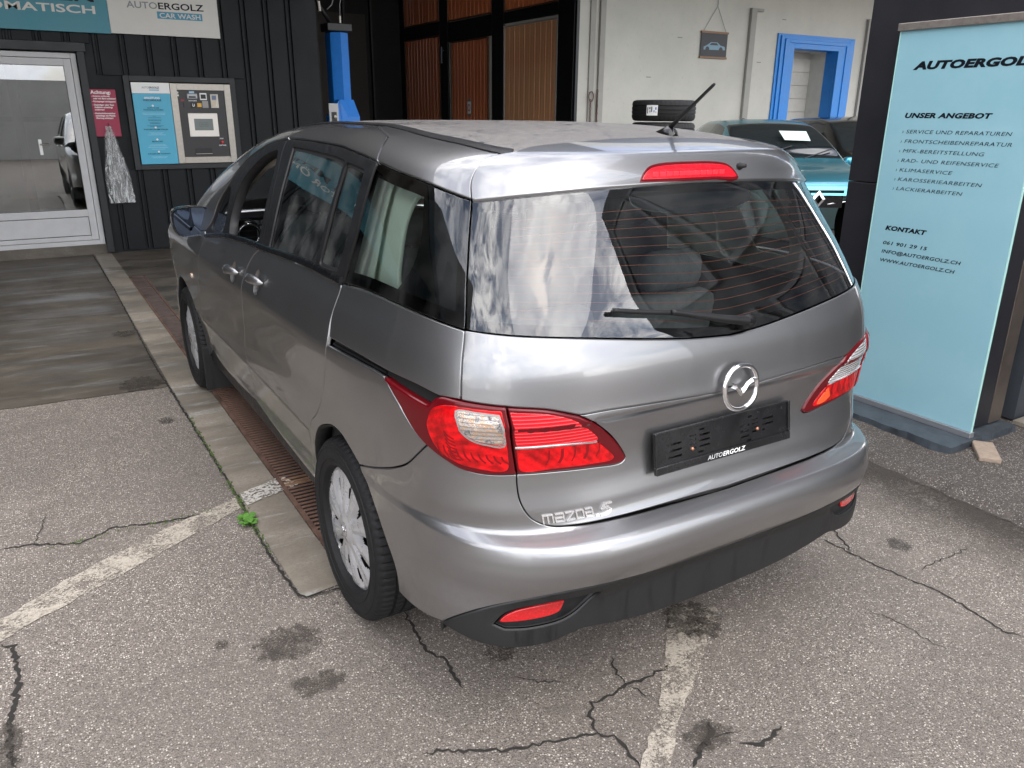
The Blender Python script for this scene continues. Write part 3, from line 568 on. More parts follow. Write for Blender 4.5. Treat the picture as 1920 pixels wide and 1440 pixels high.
for j,(dx,dy,wk) in enumerate(((0,0,1),(.02,-.02,.8),(-.015,-.035,.6))):
    rows=26; cols=10; v=[]; rr=random.Random(j+5)
    for i in range(rows):
        t=i/(rows-1); z=1.47-t*.87; xc=-.625+.035*t+dx*t; wd=(.035+.105*min(1,t*1.5))*wk
        for c in range(cols):
            s=c/(cols-1)*2-1; v.append((xc+s*wd+rr.uniform(-.004,.004),YW-.05+dy+.018*math.sin(s*7+t*9+j)+rr.uniform(-.006,.006)-.02*t,z+rr.uniform(-.004,.004)))
    mesh('plastic_film',v,[(i*cols+c,i*cols+c+1,(i+1)*cols+c+1,(i+1)*cols+c) for i in range(rows-1) for c in range(cols-1)],M_plast,pb,smooth=True)
g=MB(); g.tube([(-.62,YW-.03,1.50),(-.62,YW-.07,1.49),(-.62,YW-.08,1.45)],.004,6); g.build('hook',M_black,pb)
# ------------------------------------------------------------------ dark bay with blue lift
by=thing('workshop_bay','dark workshop bay beyond the end of the corrugated wall','building',(4,12,0))
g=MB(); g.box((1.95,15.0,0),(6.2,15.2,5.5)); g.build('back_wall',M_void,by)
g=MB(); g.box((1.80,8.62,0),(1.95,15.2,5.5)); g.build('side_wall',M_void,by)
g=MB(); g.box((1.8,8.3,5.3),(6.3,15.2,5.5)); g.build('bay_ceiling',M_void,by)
for i,xx in enumerate((2.9,3.5,4.1,4.7,5.3)):
    g=MB(); g.box((xx,14.9,0),(xx+.04,15.0,5.3)); g.build('wall_batten',M_black,by)
g=MB(); g.box((3.55,14.95,.0),(5.2,14.99,3.6)); g.build('bay_door',mat('brown_door',(.022,.016,.012),.6,nscale=3,namt=.3),by)
lf=thing('car_lift_post','blue two-post car lift column with a grey control plate in the dark bay','car lift',(2.25,8.75,0))
Yl=8.75
def K(x,z): # scale the readings taken at y=8.4 to the plane of the lift
    k=(Yl+2.286)/(8.4+2.286); return -1.588+(x+1.588)*k, 1.646+(z-1.646)*k
(xa,zt_),(xb,_)=K(2.13,2.62),K(2.37,2.62); zb_=K(0,1.78)[1]; xm=(xa+xb)/2-.01; wl2=(xb-xa)/2
poly=[(xa,Yl,0),(xm,Yl-.09,0),(xb,Yl,0),(xb,Yl+.2,0),(xa,Yl+.2,0)]; g=MB(); g.prism(poly,(0,0,zt_)); g.build('column',M_blue,lf)
bx0,bx1=K(2.0,0)[0],K(2.46,0)[0]; bm_=(bx0+bx1)/2+.03
g=MB(); zz=zb_+.02; prof=[(bx0,zz-.22),(bx0,0.05),(bm_,.05),(bm_,zz-.22),(bm_-.12,zz),(xa+.02,zz)]
g.prism([(a,Yl-.16,b) for a,b in prof],(0,.14,0))
g.add([(bm_,Yl-.16,.05),(bx1,Yl-.05,.05),(bx1,Yl-.05,zz-.22),(bm_,Yl-.16,zz-.22),(xb+.02,Yl-.03,zz),(bm_-.12,Yl-.16,zz)],[(0,1,2,3),(3,2,4,5)]); g.build('carriage_cover',M_blue,lf)
px0,px1=bm_-.27,bm_-.14
g=MB(); g.box((px0,Yl-.17,1.2),(px1,Yl-.155,zz-.05),bev=.003); cp=g.build('control_plate',mat('control_grey',(.42,.42,.41),.4),lf)
g=MB(); g.box((px0+.03,Yl-.178,1.45),(px1-.03,Yl-.168,zz-.16)); g.build('switch_panel',M_black,cp)
g=MB(); g.lathe([(.0001,-.02),(.018,-.018),(.018,0)],((px0+px1)/2+.01,Yl-.176,zz-.22),'y',14).lathe([(.0001,-.02),(.014,-.018),(.014,0)],((px0+px1)/2-.01,Yl-.176,zz-.30),'y',14); g.build('switch',M_steel,cp)
g=MB(); g.box((xa-.06,Yl-.10,zt_+.01),(xb+.03,Yl+.2,zt_+.11),bev=.01); g.build('top_plate',M_black,lf)
g=MB(); g.tube([(xm-.1,Yl,zt_+.11),(xm-.25,Yl,zt_+.33),(xm-.33,Yl,zt_+.62),(xm-.36,Yl,zt_+.95)],.028,8); g.build('hydraulic_hose',M_black,lf,smooth=True)
g=MB(); g.tube([(xm+.02,Yl-.05,zt_+.1),(xm+.02,Yl-.05,zt_+.2)],.014,8).tube([(xm-.26,Yl-.05,zt_+.36),(xm-.25,Yl-.05,zt_+.24)],.02,8); g.build('hose_fitting',M_steel,lf)
g=MB(); g.tube([(xm+.02,Yl-.05,zt_+.2),(xm+.03,Yl-.05,zt_+.35),(xm+.08,Yl-.05,zt_+.5),(xm+.1,Yl-.05,zt_+.62)],.007,6).tube([(xm-.15,Yl-.05,zt_+.27),(xm-.08,Yl-.05,zt_+.33),(xm-.02,Yl-.05,zt_+.52),(xm+.03,Yl-.05,zt_+.6)],.007,6); g.build('cable',mat('grey_cable',(.25,.25,.25),.5),lf,smooth=True)
# ------------------------------------------------------------------ garage gates (plane x ~ 6)
KG=1.29
def G(y,z): return -2.286+(y+2.286)*KG, 1.646+(z-1.646)*KG
XG=-1.588+5.888*KG
gt=thing('folding_garage_gate','black framed garage gate with brown wooden board panels left of the beige wall','gate',(XG,11.5,0))
rectsG=[('p',10.93,9.60,-1.2,2.78),('p',10.93,9.62,2.975,4.3),('q',9.24,8.085,-.9,2.655),('p',9.33,7.98,2.94,4.3),('r',7.655,6.36,-1.2,2.755),('p',7.65,6.36,2.925,4.3)]
yL=G(11.0,0)[0]; yR=G(6.0,0)[0]
g=MB(); g.box((XG+.06,yR+.1,0),(XG+.2,yL+.8,5.4)); g.build('gate_core',M_black,gt)
fr=MB(); ys=sorted(set([G(a,0)[0] for a in (11.0,10.93,9.60,9.33,7.98,7.66,6.36,6.18)])) 
def bar3(ya,yb_,za,zb): fr.box((XG,min(ya,yb_),za),(XG+.06,max(ya,yb_),zb),bev=.006)
for a,b in ((10.93,11.6),(9.33,9.60),(7.66,7.98),(6.02,6.36)): bar3(G(a,0)[0],G(b,0)[0],0,5.3)
for (a,b) in ((10.93,9.60),(7.66,6.36)): bar3(G(a,0)[0],G(b,0)[0],G(0,2.785)[1],G(0,2.92 if a<8 else 2.97)[1]); bar3(G(a,0)[0],G(b,0)[0],0,.25)
bar3(G(9.33,0)[0],G(7.98,0)[0],G(0,2.66)[1],G(0,2.93)[1])
fr.build('gate_frame',M_black,gt)
for kind,ya,yb_,za,zb in rectsG:
    A,Z0=G(ya,za); B,Z1=G(yb_,zb); Z0=max(Z0,.25 if kind!='q' else .12); Z1=min(Z1,5.28)
    g=MB(); w_=.025; g.box((XG-.005,B,Z1-w_),(XG+.05,A,Z1)).box((XG-.005,B,Z0),(XG+.05,A,Z0+w_)).box((XG-.005,A-w_,Z0+w_),(XG+.05,A,Z1-w_)).box((XG-.005,B,Z0+w_),(XG+.05,B+w_,Z1-w_)); g.build('panel_bead',M_pilast if kind=='r' else mat('brown_bead',(.10,.05,.03),.5),gt)
    n=11 if kind!='r' else 10; ww=(A-B-2*w_)/n; src=None
    for i in range(n):
        y0=B+w_+i*ww
        if src is None:
            g=MB(); g.box((XG+.008,y0+.004,Z0+w_),(XG+.045,y0+ww-.004,Z1-w_),bev=.008); src=g.build('board',M_wood2 if kind=='r' else M_wood,gt); yy0=y0
        else:
            c=src.copy(); scene.collection.objects.link(c); c.location.y=src.location.y+y0-yy0
            c.location.x+=random.uniform(-.002,.002)
stx=G(8.652,1.72); g=MB(); g.lathe([(.0001,-.002),(.17,-.002),(.17,.002)],(0,0,0),'x',32); g.v=[(XG-.0+v[0],stx[0]+v[1]*.62,stx[1]+v[2]*1.02) for v in g.v]; g.build('oval_sticker',mat('oval_grey',(.22,.18,.14),.6),gt)
g=MB(); g.box((XG-.006,stx[0]-.065,stx[1]-.11),(XG-.002,stx[0]+.065,stx[1]+.11)); g.build('no_smoking_sticker',M_white,gt)
g=MB(); g.lathe([(.040,-.003),(.052,-.003),(.052,.0),(.040,.0)],(XG-.006,stx[0],stx[1]),'x',28); g.v=[(v[0],v[1],stx[1]+(v[2]-stx[1])*1.3) for v in g.v]; g.box((XG-.009,stx[0]-.007,stx[1]-.055),(XG-.0065,stx[0]+.007,stx[1]+.055),0); g.build('prohibition_ring',mat('sign_red',(.5,.02,.03),.4),gt)
hz=G(9.47,2.5); g=MB(); g.tube([(XG-.05,hz[0],G(0,2.60)[1]),(XG-.05,hz[0],G(0,2.37)[1])],.02,8); g.box((XG-.05,hz[0]-.02,G(0,2.56)[1]),(XG,hz[0]+.02,G(0,2.54)[1])); g.build('gate_bolt',mat('dark_steel',(.06,.07,.08),.4,metal=.6),gt)
# ------------------------------------------------------------------ beige wall (plane y=8.4 from x=6)
KB=(8.4+2.286)/(6.2+2.286)
def B(x,z): return -1.588+(x+1.588)*KB, 1.646+(z-1.646)*KB
bw=thing('beige_building_wall','beige rendered building wall with the blue doorway and shallow grey pilasters','wall',(10,YW,0))
xA=B(4.468,0)[0]; d0x,d0z=B(8.322,2.565); d1x,_=B(9.306,2.58); xE=20
g=MB(); g.box((xA,YW,0),(d0x,YW+.35,7)).box((d1x,YW,0),(xE,YW+.35,7)).box((d0x,YW,d0z),(d1x,YW+.35,7)).box((xA,YW+.351,0),(xA+.15,YW+7,7)); g.build('rendered_wall',M_beige,bw)
def pil(xa_,xb_,zt2,nm='pilaster'):
    a,t=B(xa_,zt2); b,_=B(xb_,zt2); q_=MB(); q_.box((a,YW-.06,0),(b,YW,t),bev=.004); q_.build(nm,M_pilast,bw)
pil(7.385,7.49,3.04); 
a,t=B(7.49,3.04); b,_=B(7.62,3.04)
g=MB(); g.box((a,YW-.06,t-.05),(b,YW,t),bev=.004); g.build('pilaster_arm',M_pilast,bw)
pil(9.93,10.03,3.05); g=MB(); g.box((B(4.66,0)[0],YW-.03,0),(B(4.74,0)[0],YW,7),bev=.004).box((B(4.80,0)[0],YW-.05,0),(B(4.88,0)[0],YW,7),bev=.004); g.build('pilaster',M_pilast,bw)
g=MB(); g.box((xA-.02,YW-.03,0),(xA+.03,YW+.02,7)); g.build('corner_angle',M_black,bw)
# small marks on the render
g=MB()
for (mx_,mz_) in ((8.05,2.93),(7.62,2.35),(6.1,2.6),(5.6,2.1)):
    X_,Z_=B(mx_,mz_); g.box((X_,YW-.004,Z_),(X_+.10,YW+.001,Z_+.014))
g.build('wall_scuff',mat('scuff',(.24,.23,.20),.8),bw)
bd=thing('blue_doorway','blue moulded door surround around a walled-up doorway in the beige wall','doorway',((d0x+d1x)/2,YW,0))
o0x,o0z=B(7.985,2.755); o1x,_=B(9.693,2.765)
steps=[(0,.03),(.06,.055),(.14,.075),(.24,.06)]
for i,(ins,dep) in enumerate(steps):
    nx=steps[i+1][0] if i<3 else None
    xa_=o0x+ins*1.15; xb_=o1x-ins*1.15; zt2=o0z-ins*.62
    xi=(o0x+nx*1.15) if nx is not None else d0x; xj=(o1x-nx*1.15) if nx is not None else d1x; zi=(o0z-nx*.62) if nx is not None else d0z
    g=MB(); g.box((xa_,YW-dep,0),(xi,YW,zt2),bev=.004).box((xj,YW-dep,0),(xb_,YW,zt2),bev=.004).box((xi,YW-dep,zi),(xj,YW,zt2),bev=.004); g.build('door_moulding',M_dblue,bd)
g=MB(); g.box((d1x-.002,YW,0),(d1x+.01,YW+.22,d0z)).box((d0x-.01,YW,0),(d0x+.002,YW+.22,d0z)).box((d0x,YW,d0z-.002),(d1x,YW+.22,d0z+.01)); g.build('door_jamb',M_dblue,bd)
yb2=YW+.55
g=MB(); g.box((d1x-.005,YW+.22,0),(d1x+.1,yb2+.3,d0z)).box((d0x-.1,YW+.22,0),(d0x,yb2+.3,d0z)).box((d0x,YW+.351,d0z+.001),(d1x,yb2+.3,d0z+.2)); g.build('niche_side',M_block,bd)
g=MB(); g.box((d0x,yb2+.03,0),(d1x,yb2+.2,d0z)); g.build('mortar_bed',mat('mortar',(.47,.455,.41),.9),bd)
zc=.0; src=None
for r in range(14):
    zc=r*.245
    if zc+.2>d0z: break
    for k in range(-1,4):
        x_=d0x+k*1.24+(.62 if r%2 else 0); a=max(x_,d0x); b=min(x_+1.234,d1x)
        if b-a<.03: continue
        g=MB(); g.box((a,yb2+.012-random.uniform(0,.004),zc),(b,yb2+.03,min(zc+.240,d0z)),bev=.004); g.build('block',M_block,bd)
# ------------------------------------------------------------------ hanging picture
pc=thing('hanging_picture','small dark poster of a pale blue car hanging on a cord on the beige wall','picture',(B(6.75,0)[0],YW-.03,B(0,2.37)[1]))
x0_,zt2=B(6.495,2.69); x1_,zb2=B(6.995,2.385)
g=MB(); g.box((x0_+.01,YW-.025,zb2),(x1_-.01,YW-.018,zt2)); g.build('canvas',mat('picture_black',(.012,.013,.018),.5),pc)
g=MB(); g.box((x0_-.005,YW-.035,zt2-.01),(x1_+.005,YW-.01,zt2+.025),bev=.004).box((x0_-.005,YW-.035,zb2-.02),(x1_+.005,YW-.01,zb2+.012),bev=.004); g.build('batten',mat('picture_batten',(.22,.11,.05),.5),pc)
g=MB(); xm_=(x0_+x1_)/2; zt3=B(0,3.02)[1]; g.tube([(x0_+.05,YW-.02,zt2+.02),(xm_+.02,YW-.02,zt3)],.004,5).tube([(x1_-.05,YW-.02,zt2+.02),(xm_+.02,YW-.02,zt3)],.004,5).tube([(xm_+.02,YW-.02,zt3),(xm_+.03,YW-.02,zt3+.25)],.006,5); g.build('cord',M_txtg,pc)
W_=x1_-x0_; H_=zt2-zb2
def pp(u,v_): return (x0_+u*W_,YW-.0265,zb2+v_*H_)
g=MB(); g.sheet([pp(*t) for t in ((.12,.30),(.12,.42),(.25,.50),(.38,.62),(.62,.62),(.74,.50),(.90,.46),(.92,.32))]); g.build('painted_car',mat('picture_car',(.16,.28,.36),.5),pc)
g=MB(); g.sheet([(p[0],YW-.0272,p[2]) for p in (pp(.33,.50),pp(.40,.59),pp(.60,.59),pp(.66,.50))])
for cu in (.26,.76): g.lathe([(.0001,0),(.045,0)],(x0_+cu*W_,YW-.0275,zb2+.32*H_),'y',16)
g.build('painted_car_glass',M_black,pc)
# chain on the wall
ch=thing('wall_chain','short rusty chain and ring hanging at the left edge of the beige wall','chain',(B(4.66,0)[0],YW-.05,B(0,1.6)[1]))
cx,cz=B(4.72,1.93); g=MB(); g.tube([(cx-.04+.045*math.cos(a),YW-.06,cz-.1+.075*math.sin(a)) for a in np.linspace(0,6.3,18)],.008,6); g.build('ring',M_rust,ch)
for k in range(12):
    for dx in (0,.09-.05):
        g=MB(); zc=cz-.02-k*.055; X_=cx+dx+(.05 if dx else -.04); rot=k%2
        g.tube([(X_+(.013*math.cos(a) if not rot else 0),YW-.05+(.013*math.cos(a) if rot else 0),zc-.15*(dx==0)+.03*math.sin(a)) for a in np.linspace(0,6.3,12)],.005,5); g.build('chain_link',M_rust,ch)
# ------------------------------------------------------------------ pylon, sign, slab
py=thing('black_pylon','tall black advertising pylon behind the frosted glass sign','pylon',(2.62,.2,.07))
g=MB(); g.box((2.50,-.26,1.293),(2.66,.70,4.6),bev=.004); g.build('upper_panel',M_pylon,py)
g=MB(); g.box((2.50,-.26,.08),(2.66,.70,1.289),bev=.004); g.build('lower_panel',M_pylon,py)
g=MB(); g.box((2.66,-.262,.08),(2.78,.68,4.6),bev=.003); g.build('bronze_core',M_bronze,py)
g=MB(); g.box((2.78,-.25,.08),(2.80,.70,4.6)); g.build('rear_gap',M_black,py)
sg=thing('glass_sign','tall pale blue frosted glass AUTOERGOLZ sign listing services and contact in black italics','sign',(2.4,.07,.07))
g=MB(); g.box((2.400,-.308,.10),(2.412,.438,2.06),bev=.002); g.build('glass_panel',M_sign,sg)
g=MB(); g.box((2.3995,.4385,.10),(2.4125,.444,2.06)).box((2.3995,-.313,.10),(2.4125,-.3085,2.06)); g.build('glass_edge',M_gedge,sg)
g=MB(); g.box((2.385,-.315,2.058),(2.50,.452,2.095),bev=.003); g.build('top_rail',mat('brushed_rail',(.33,.29,.26),.35,metal=.6,nscale=40,namt=.2),sg)
g=MB(); g.box((2.385,-.318,.069),(2.425,.6,.10),bev=.003); g.build('foot_rail',mat('foot_rail',(.32,.33,.35),.4,metal=.6),sg)
XS=2.3996
def st(s,y,z,h,y2,b=.0,m=M_txtd): text('lettering',s,m,sg,(XS,y,z),(0,-1,0),(0,0,1),h,abs(y-y2),bold=b,shear=.22,ex=.0004,space=1.06)
st('AUTOERGOLZ',.342,1.872,.0345,-.29,.06); st('UNSER ANGEBOT',.343,1.639,.0225,-.107,.05)
for i,(s,y2) in enumerate((('SERVICE UND REPARATUREN',-.214),('FRONTSCHEIBENREPARATUR',-.222),('MFK-BEREITSTELLUNG',-.104),('RAD- UND REIFENSERVICE',-.183),('KLIMASERVICE',.036),('KAROSSERIEARBEITEN',-.122),('LACKIERARBEITEN',-.034))):
    z=1.562-i*.0481; st(s,.322+.0007*i,z,.0178,y2,0); st('›',.345+.0005*i,z,.0178,.337+.0005*i,.008)
st('KONTAKT',.352,1.061,.022,.114,.05); st('061 901 29 15',.352,.983,.0178,.096,.02); st('INFO@AUTOERGOLZ.CH',.353,.936,.0178,-.093,.02); st('WWW.AUTOERGOLZ.CH',.353,.888,.0178,-.070,.02)
rr=random.Random(6)
sl=thing('slate_slab','dark slate slab under the glass sign and pylon','stone slab',(2.45,.2,.035))
xs=np.linspace(2.19,2.80,14); ys_=np.linspace(-.335,.85,26); v=[];f=[]
edge_=[(2.19+rr.uniform(-.006,.006) , y) for y in ys_]
for i,y in enumerate(ys_):
    for j,x in enumerate(xs): v.append((x+(rr.uniform(-.008,.008) if j==0 else 0),y+(rr.uniform(-.006,.004) if i==0 else 0),.069+rr.uniform(-.0012,.0012)))
nx=len(xs); f=[(i*nx+j,i*nx+j+1,(i+1)*nx+j+1,(i+1)*nx+j) for i in range(len(ys_)-1) for j in range(nx-1)]; b=len(v)
for i in range(len(ys_)): v.append((v[i*nx][0]+rr.uniform(-.012,.004),v[i*nx][1],.03))
f+=[(i*nx,(i+1)*nx,b+i+1,b+i) for i in range(len(ys_)-1)]; b2=len(v)
for j in range(nx): v.append((v[j][0],v[j][1]-rr.uniform(0,.008),.03))
f+=[(j+1,j,b2+j,b2+j+1) for j in range(nx-1)]
mesh('slab',v,f,M_slate,sl)
wb_=MB(); wb_.box((-.05,-.115,0),(.05,.115,.026),bev=.006); a_=math.radians(-52)
wb_.v=[(2.345+p[0]*math.cos(a_)-p[1]*math.sin(a_)+.0,-.43+p[0]*math.sin(a_)+p[1]*math.cos(a_)+.0,.038+p[2]) for p in wb_.v]
tag(wb_.build('wood_block',M_block2),'short pale weathered wooden block on the asphalt at the corner of the slate slab','wood block')
# building to the right of and behind the pylon
rb=thing('showroom_building','dark grey showroom building on the right beyond the pylon','building',(4,-2,0))
g=MB(); g.box((2.95,-.25,.04),(3.25,.55,6.0)); g.build('end_wall',mat('slate_grey_wall',(.040,.046,.055),.6,nscale=4,namt=.15),rb)
M_rbw=mat('showroom_wall',(.026,.029,.032),.55,nscale=2,namt=.15)
g=MB(); g.box((3.3,-4.6,.04),(3.7,-.45,6.2)); g.build('side_wall',M_rbw,rb)
g=MB(); g.box((2.90,-.9,.035),(3.4,-.27,.055)); g.build('threshold',M_strip,rb)
for y0 in (-4.4,-3.1,-1.8):
    for z0,z1 in ((.4,2.6),(3.2,5.4)):
        g=MB(); g.box((3.27,y0,z0),(3.31,y0+1.1,z1)); wn_=g.build('window',M_winref,rb)
        g=MB()
        for a,b in (((3.24,y0,z0),(3.30,y0+.07,z1)),((3.24,y0+1.03,z0),(3.30,y0+1.1,z1)),((3.24,y0+.07,z1-.07),(3.30,y0+1.03,z1)),((3.24,y0+.07,z0),(3.30,y0+1.03,z0+.07))): g.box(a,b)
        g.build('window_frame',mat('window_frame_grey',(.11,.115,.12),.5),wn_)
# canopy over the wash forecourt (out of frame, seen in the paintwork)
cn=thing('forecourt_canopy','flat boarded canopy over the wash forecourt','canopy',(-3,6,4.1))
g=MB(); g.box((-12,3.1,4.45),(3.2,8.64,4.6)).box((3.201,5.3,4.45),(16,8.64,4.6)); g.build('canopy_deck',M_clad,cn)
g=MB(); g.box((-12,3.0,4.15),(3.2,3.1,4.65)).box((3.1,3.1,4.15),(3.2,5.3,4.65)).box((3.2,5.2,4.15),(16,5.3,4.65)); g.build('canopy_fascia',M_clad,cn)
src=None
for i in range(22):
    y=3.12+i*.24
    if src is None: g=MB(); g.box((-12,y,4.40),(3.09,y+.225,4.44)); src=g.build('soffit_board',M_roofing,cn); y00=y
    else: c=src.copy(); scene.collection.objects.link(c); c.location.y=src.location.y+y-y00
    if y>5.35: g=MB(); g.box((3.21,y,4.40),(15.9,y+.225,4.44)); g.build('soffit_board',M_roofing,cn)
# neighbour across the yard, seen in the side of the car
nb=thing('neighbour_house','tall dark house across the yard to the left','building',(-8.5,3,0))
g=MB(); g.box((-9.5,-1.5,0),(-8.5,12,8.0)); g.build('house_wall',mat('house_render',(.085,.082,.078),.8,nscale=1.2,namt=.25),nb)
for y0 in (-.6,1.8,4.2,6.6,9.0):
    for z0 in (.9,3.3,5.7):
        g=MB(); g.box((-8.52,y0,z0),(-8.48,y0+1.1,z0+1.3)); g.build('window',M_winref,nb)
# unseen shed behind the yard, mirrored in the door
sh=thing('rear_shed','grey corrugated shed behind the photographer','building',(-2,-14,0))
g=MB(); g.box((-9,-15,0),(4,-14,2.6)); g.build('shed_wall',M_facade,sh)
# ================================================================== silver minivan
q=NT('silver_grey_paint')
fl=q.n('ShaderNodeTexNoise',{'Vector':q.co(),'Scale':900.,'Detail':1.0}).outputs[0]
dn=q.noise(5,7,.68,.3); dn2=q.noise(40,5,.7)
z_=q.n('ShaderNodeSeparateXYZ',{0:q.tc.outputs['Object']}).outputs[2]
low=q.ramp(z_,[(.28,1.),(.62,0.)]); dirt=q.n('ShaderNodeMath',{0:low,1:q.ramp(q.n('ShaderNodeMath',{0:dn,1:dn2},operation='MULTIPLY').outputs[0],[(.20,.0),(.46,.6)])},operation='MULTIPLY').outputs[0]
base=q.mix(q.ramp(q.noise(1.5,3),[(.35,0.),(.65,1.)]),(.275,.275,.280),(.305,.305,.312))
q.set(Base_Color=q.mix(dirt,base,(.16,.14,.12)),Metallic=q.ramp(dirt,[(0,.92),(1,.6)]),Roughness=.33,Coat_Weight=1.0,Coat_Roughness=.015); M_paint=q.m
q=NT('dusty_roof_paint'); a=q.noise(4.5,8,.72,.8); b=q.noise(38,7,.8)
dm=q.ramp(q.n('ShaderNodeMath',{0:a,1:b},operation='ADD').outputs[0],[(.80,.02),(1.18,.75)])
q.set(Base_Color=q.mix(dm,(.27,.265,.265),q.ramp(b,[(.35,(.085,.075,.066)),(.65,(.20,.18,.16))])),Metallic=q.ramp(dm,[(0,.9),(1,.1)]),Roughness=q.ramp(dm,[(0,.3),(1,.75)]),Coat_Weight=q.ramp(dm,[(0,.8),(1,.05)])).bump(b,.15,.002); M_roof=q.m
q=NT('black_bumper_plastic'); sk=q.noise(3,6,.7,.3,q.co((5,5,.5))); q.set(Base_Color=q.mix(q.ramp(sk,[(.40,0.),(.48,1.)]),(.0105,.011,.012),(.0165,.017,.0175)),Roughness=q.ramp(sk,[(.38,.38),(.48,.52)]),Specular_IOR_Level=.35).bump(q.noise(380,3),.08,.001); M_plastic=q.m
M_gloss=mat('gloss_black_trim',(.006,.006,.007),.22,coat=.3,nscale=20,namt=.2); M_frame=mat('satin_black_frame',(.009,.009,.010),.45,nscale=30,namt=.3,spec=.35)
M_frit=mat('glass_border',(.006,.007,.009),.25)
M_rub2=mat('rubber_seal',(.012,.012,.012),.6); M_cavity=mat('dark_cavity',(.006,.006,.006),.8)
M_gl_r=glass('rear_glass',(.84,.90,.88),1.25,dirt=.14); M_gl_q=glass('privacy_glass',(.66,.74,.70),.9,dirt=.22); M_gl_s=glass('side_glass',(.62,.71,.68),1.15,dirt=.75); M_gl_w=glass('clear_glass',(.78,.86,.82),1.0)
M_lens=mat('dark_red_lens',(.10,.001,.004),.3,coat=.7,coat_r=.02,spec=.1)
q=NT('bright_red_lens'); wv=q.n('ShaderNodeTexWave',{'Vector':q.co((1,1,1)),'Scale':26.,'Distortion':1.2,'Detail':1.0},wave_type='BANDS',bands_direction='DIAGONAL').outputs['Fac']; nn=q.noise(24,4,.6)
q.set(Base_Color=q.mix(q.ramp(nn,[(.42,0.),(.62,.75)]),(.66,.002,.005),(.17,.001,.002)),Roughness=.35,Specular_IOR_Level=.1,Coat_Weight=.7,Coat_Roughness=.02,Subsurface_Weight=.0); q.bump(wv,.5,.004); M_red1=q.m
q=NT('pink_red_lens'); wv=q.n('ShaderNodeTexWave',{'Vector':q.co((0,0,1)),'Scale':34.,'Distortion':0.},bands_direction='Z').outputs['Fac']
q.set(Base_Color=q.mix(q.ramp(wv,[(.75,0.),(.95,1.)]),(.62,.004,.012),(.80,.09,.10)),Roughness=.3,Specular_IOR_Level=.1,Coat_Weight=.7,Coat_Roughness=.02); q.bump(wv,.4,.003); M_red2=q.m
q=NT('clear_lens'); wv=q.n('ShaderNodeTexWave',{'Vector':q.co((0,0,1)),'Scale':30.},bands_direction='Z').outputs['Fac']; nn=q.noise(45,5,.7,1.0)
q.set(Base_Color=q.mix(q.ramp(wv,[(.6,0.),(.9,.6)]),q.ramp(nn,[(.36,(.12,.11,.11)),(.47,(.75,.73,.72)),(.58,(.80,.50,.28)),(.66,(.9,.9,.9))]),(.25,.24,.24)),Metallic=.75,Roughness=.18,Coat_Weight=1.0); q.bump(nn,.5,.004); M_clear=q.m
q=NT('reverse_lens'); wv=q.n('ShaderNodeTexWave',{'Vector':q.co((0,0,1)),'Scale':38.},bands_direction='Z').outputs['Fac']
q.set(Base_Color=q.mix(q.ramp(wv,[(.5,0.),(.9,1.)]),(.82,.82,.82),(.42,.42,.43)),Metallic=.5,Roughness=.2,Coat_Weight=1.0); q.bump(wv,.5,.004); M_rev=q.m
M_orange=mat('amber_lens',(.80,.09,.015),.2,coat=1)
M_cap=mat('silver_wheel_cover',(.50,.50,.51),.30,metal=.45,coat=.3,nscale=25,namt=.08); M_trim=mat('pale_trim',(.80,.84,.76),.6,nscale=3,namt=.08); M_seat=mat('seat_fabric',(.085,.088,.092),.9,nscale=40,namt=.3); M_inner=mat('dark_cabin',(.035,.035,.037),.7); M_trimb=mat('beige_trim',(.42,.39,.34),.6)
van=thing('parked_minivan','silver grey minivan seen from behind, driver window down, black plate holder empty','car',(0,0,0))
def cr_(pts,closed=False,step=.012):
    """smooth curve through the points"""
    p=np.array(pts,float)
    if len(p)<3: 
        n=max(2,int(np.linalg.norm(p[-1]-p[0])/step)); return [p[0]+(p[-1]-p[0])*i/n for i in range(n+1)]
    q_=np.vstack([2*p[0]-p[1],p,2*p[-1]-p[-2]]); out=[]
    for i in range(1,len(q_)-2):
        a,b,c,d=q_[i-1:i+3]; ta=np.linalg.norm(b-a)**.5+1e-6; tb=np.linalg.norm(c-b)**.5+1e-6; tc_=np.linalg.norm(d-c)**.5+1e-6
        m1=tb*((b-a)/ta-(c-a)/(ta+tb)+(c-b)/tb); m2=tb*((c-b)/tb-(d-b)/(tb+tc_)+(d-c)/tc_)
        n=max(1,int(math.ceil(np.linalg.norm(c-b)/step)))
        for k in range(n):
            t=k/n; out.append((2*t**3-3*t**2+1)*b+(t**3-2*t**2+t)*m1+(-2*t**3+3*t**2)*c+(t**3-t**2)*m2)
    out.append(p[-1]); return out
def chain(*cs):
    out=[]
    for c in cs:
        c=cr_(c)
        if out and np.linalg.norm(np.array(out[-1])-c[0])<1e-4: c=c[1:]
        out+=list(c)
    if np.linalg.norm(out[0]-out[-1])<1e-4: out=out[:-1]
    return np.array(out)
def rev(c): return list(c)[::-1]
def sym(half):
    """half outline from the centre line and back to it, mirrored"""
    h=np.array(half); m=h[::-1].copy(); m[:,0]*=-1
    o=np.vstack([h,m]); keep=[0]
    for i in range(1,len(o)):
        if np.linalg.norm(o[i]-o[keep[-1]])>1e-4: keep.append(i)
    if np.linalg.norm(o[keep[0]]-o[keep[-1]])<1e-4: keep=keep[:-1]
    return o[keep]
def area(p): x,y=p[:,0],p[:,1]; return .5*np.sum(x*np.roll(y,-1)-np.roll(x,-1)*y)
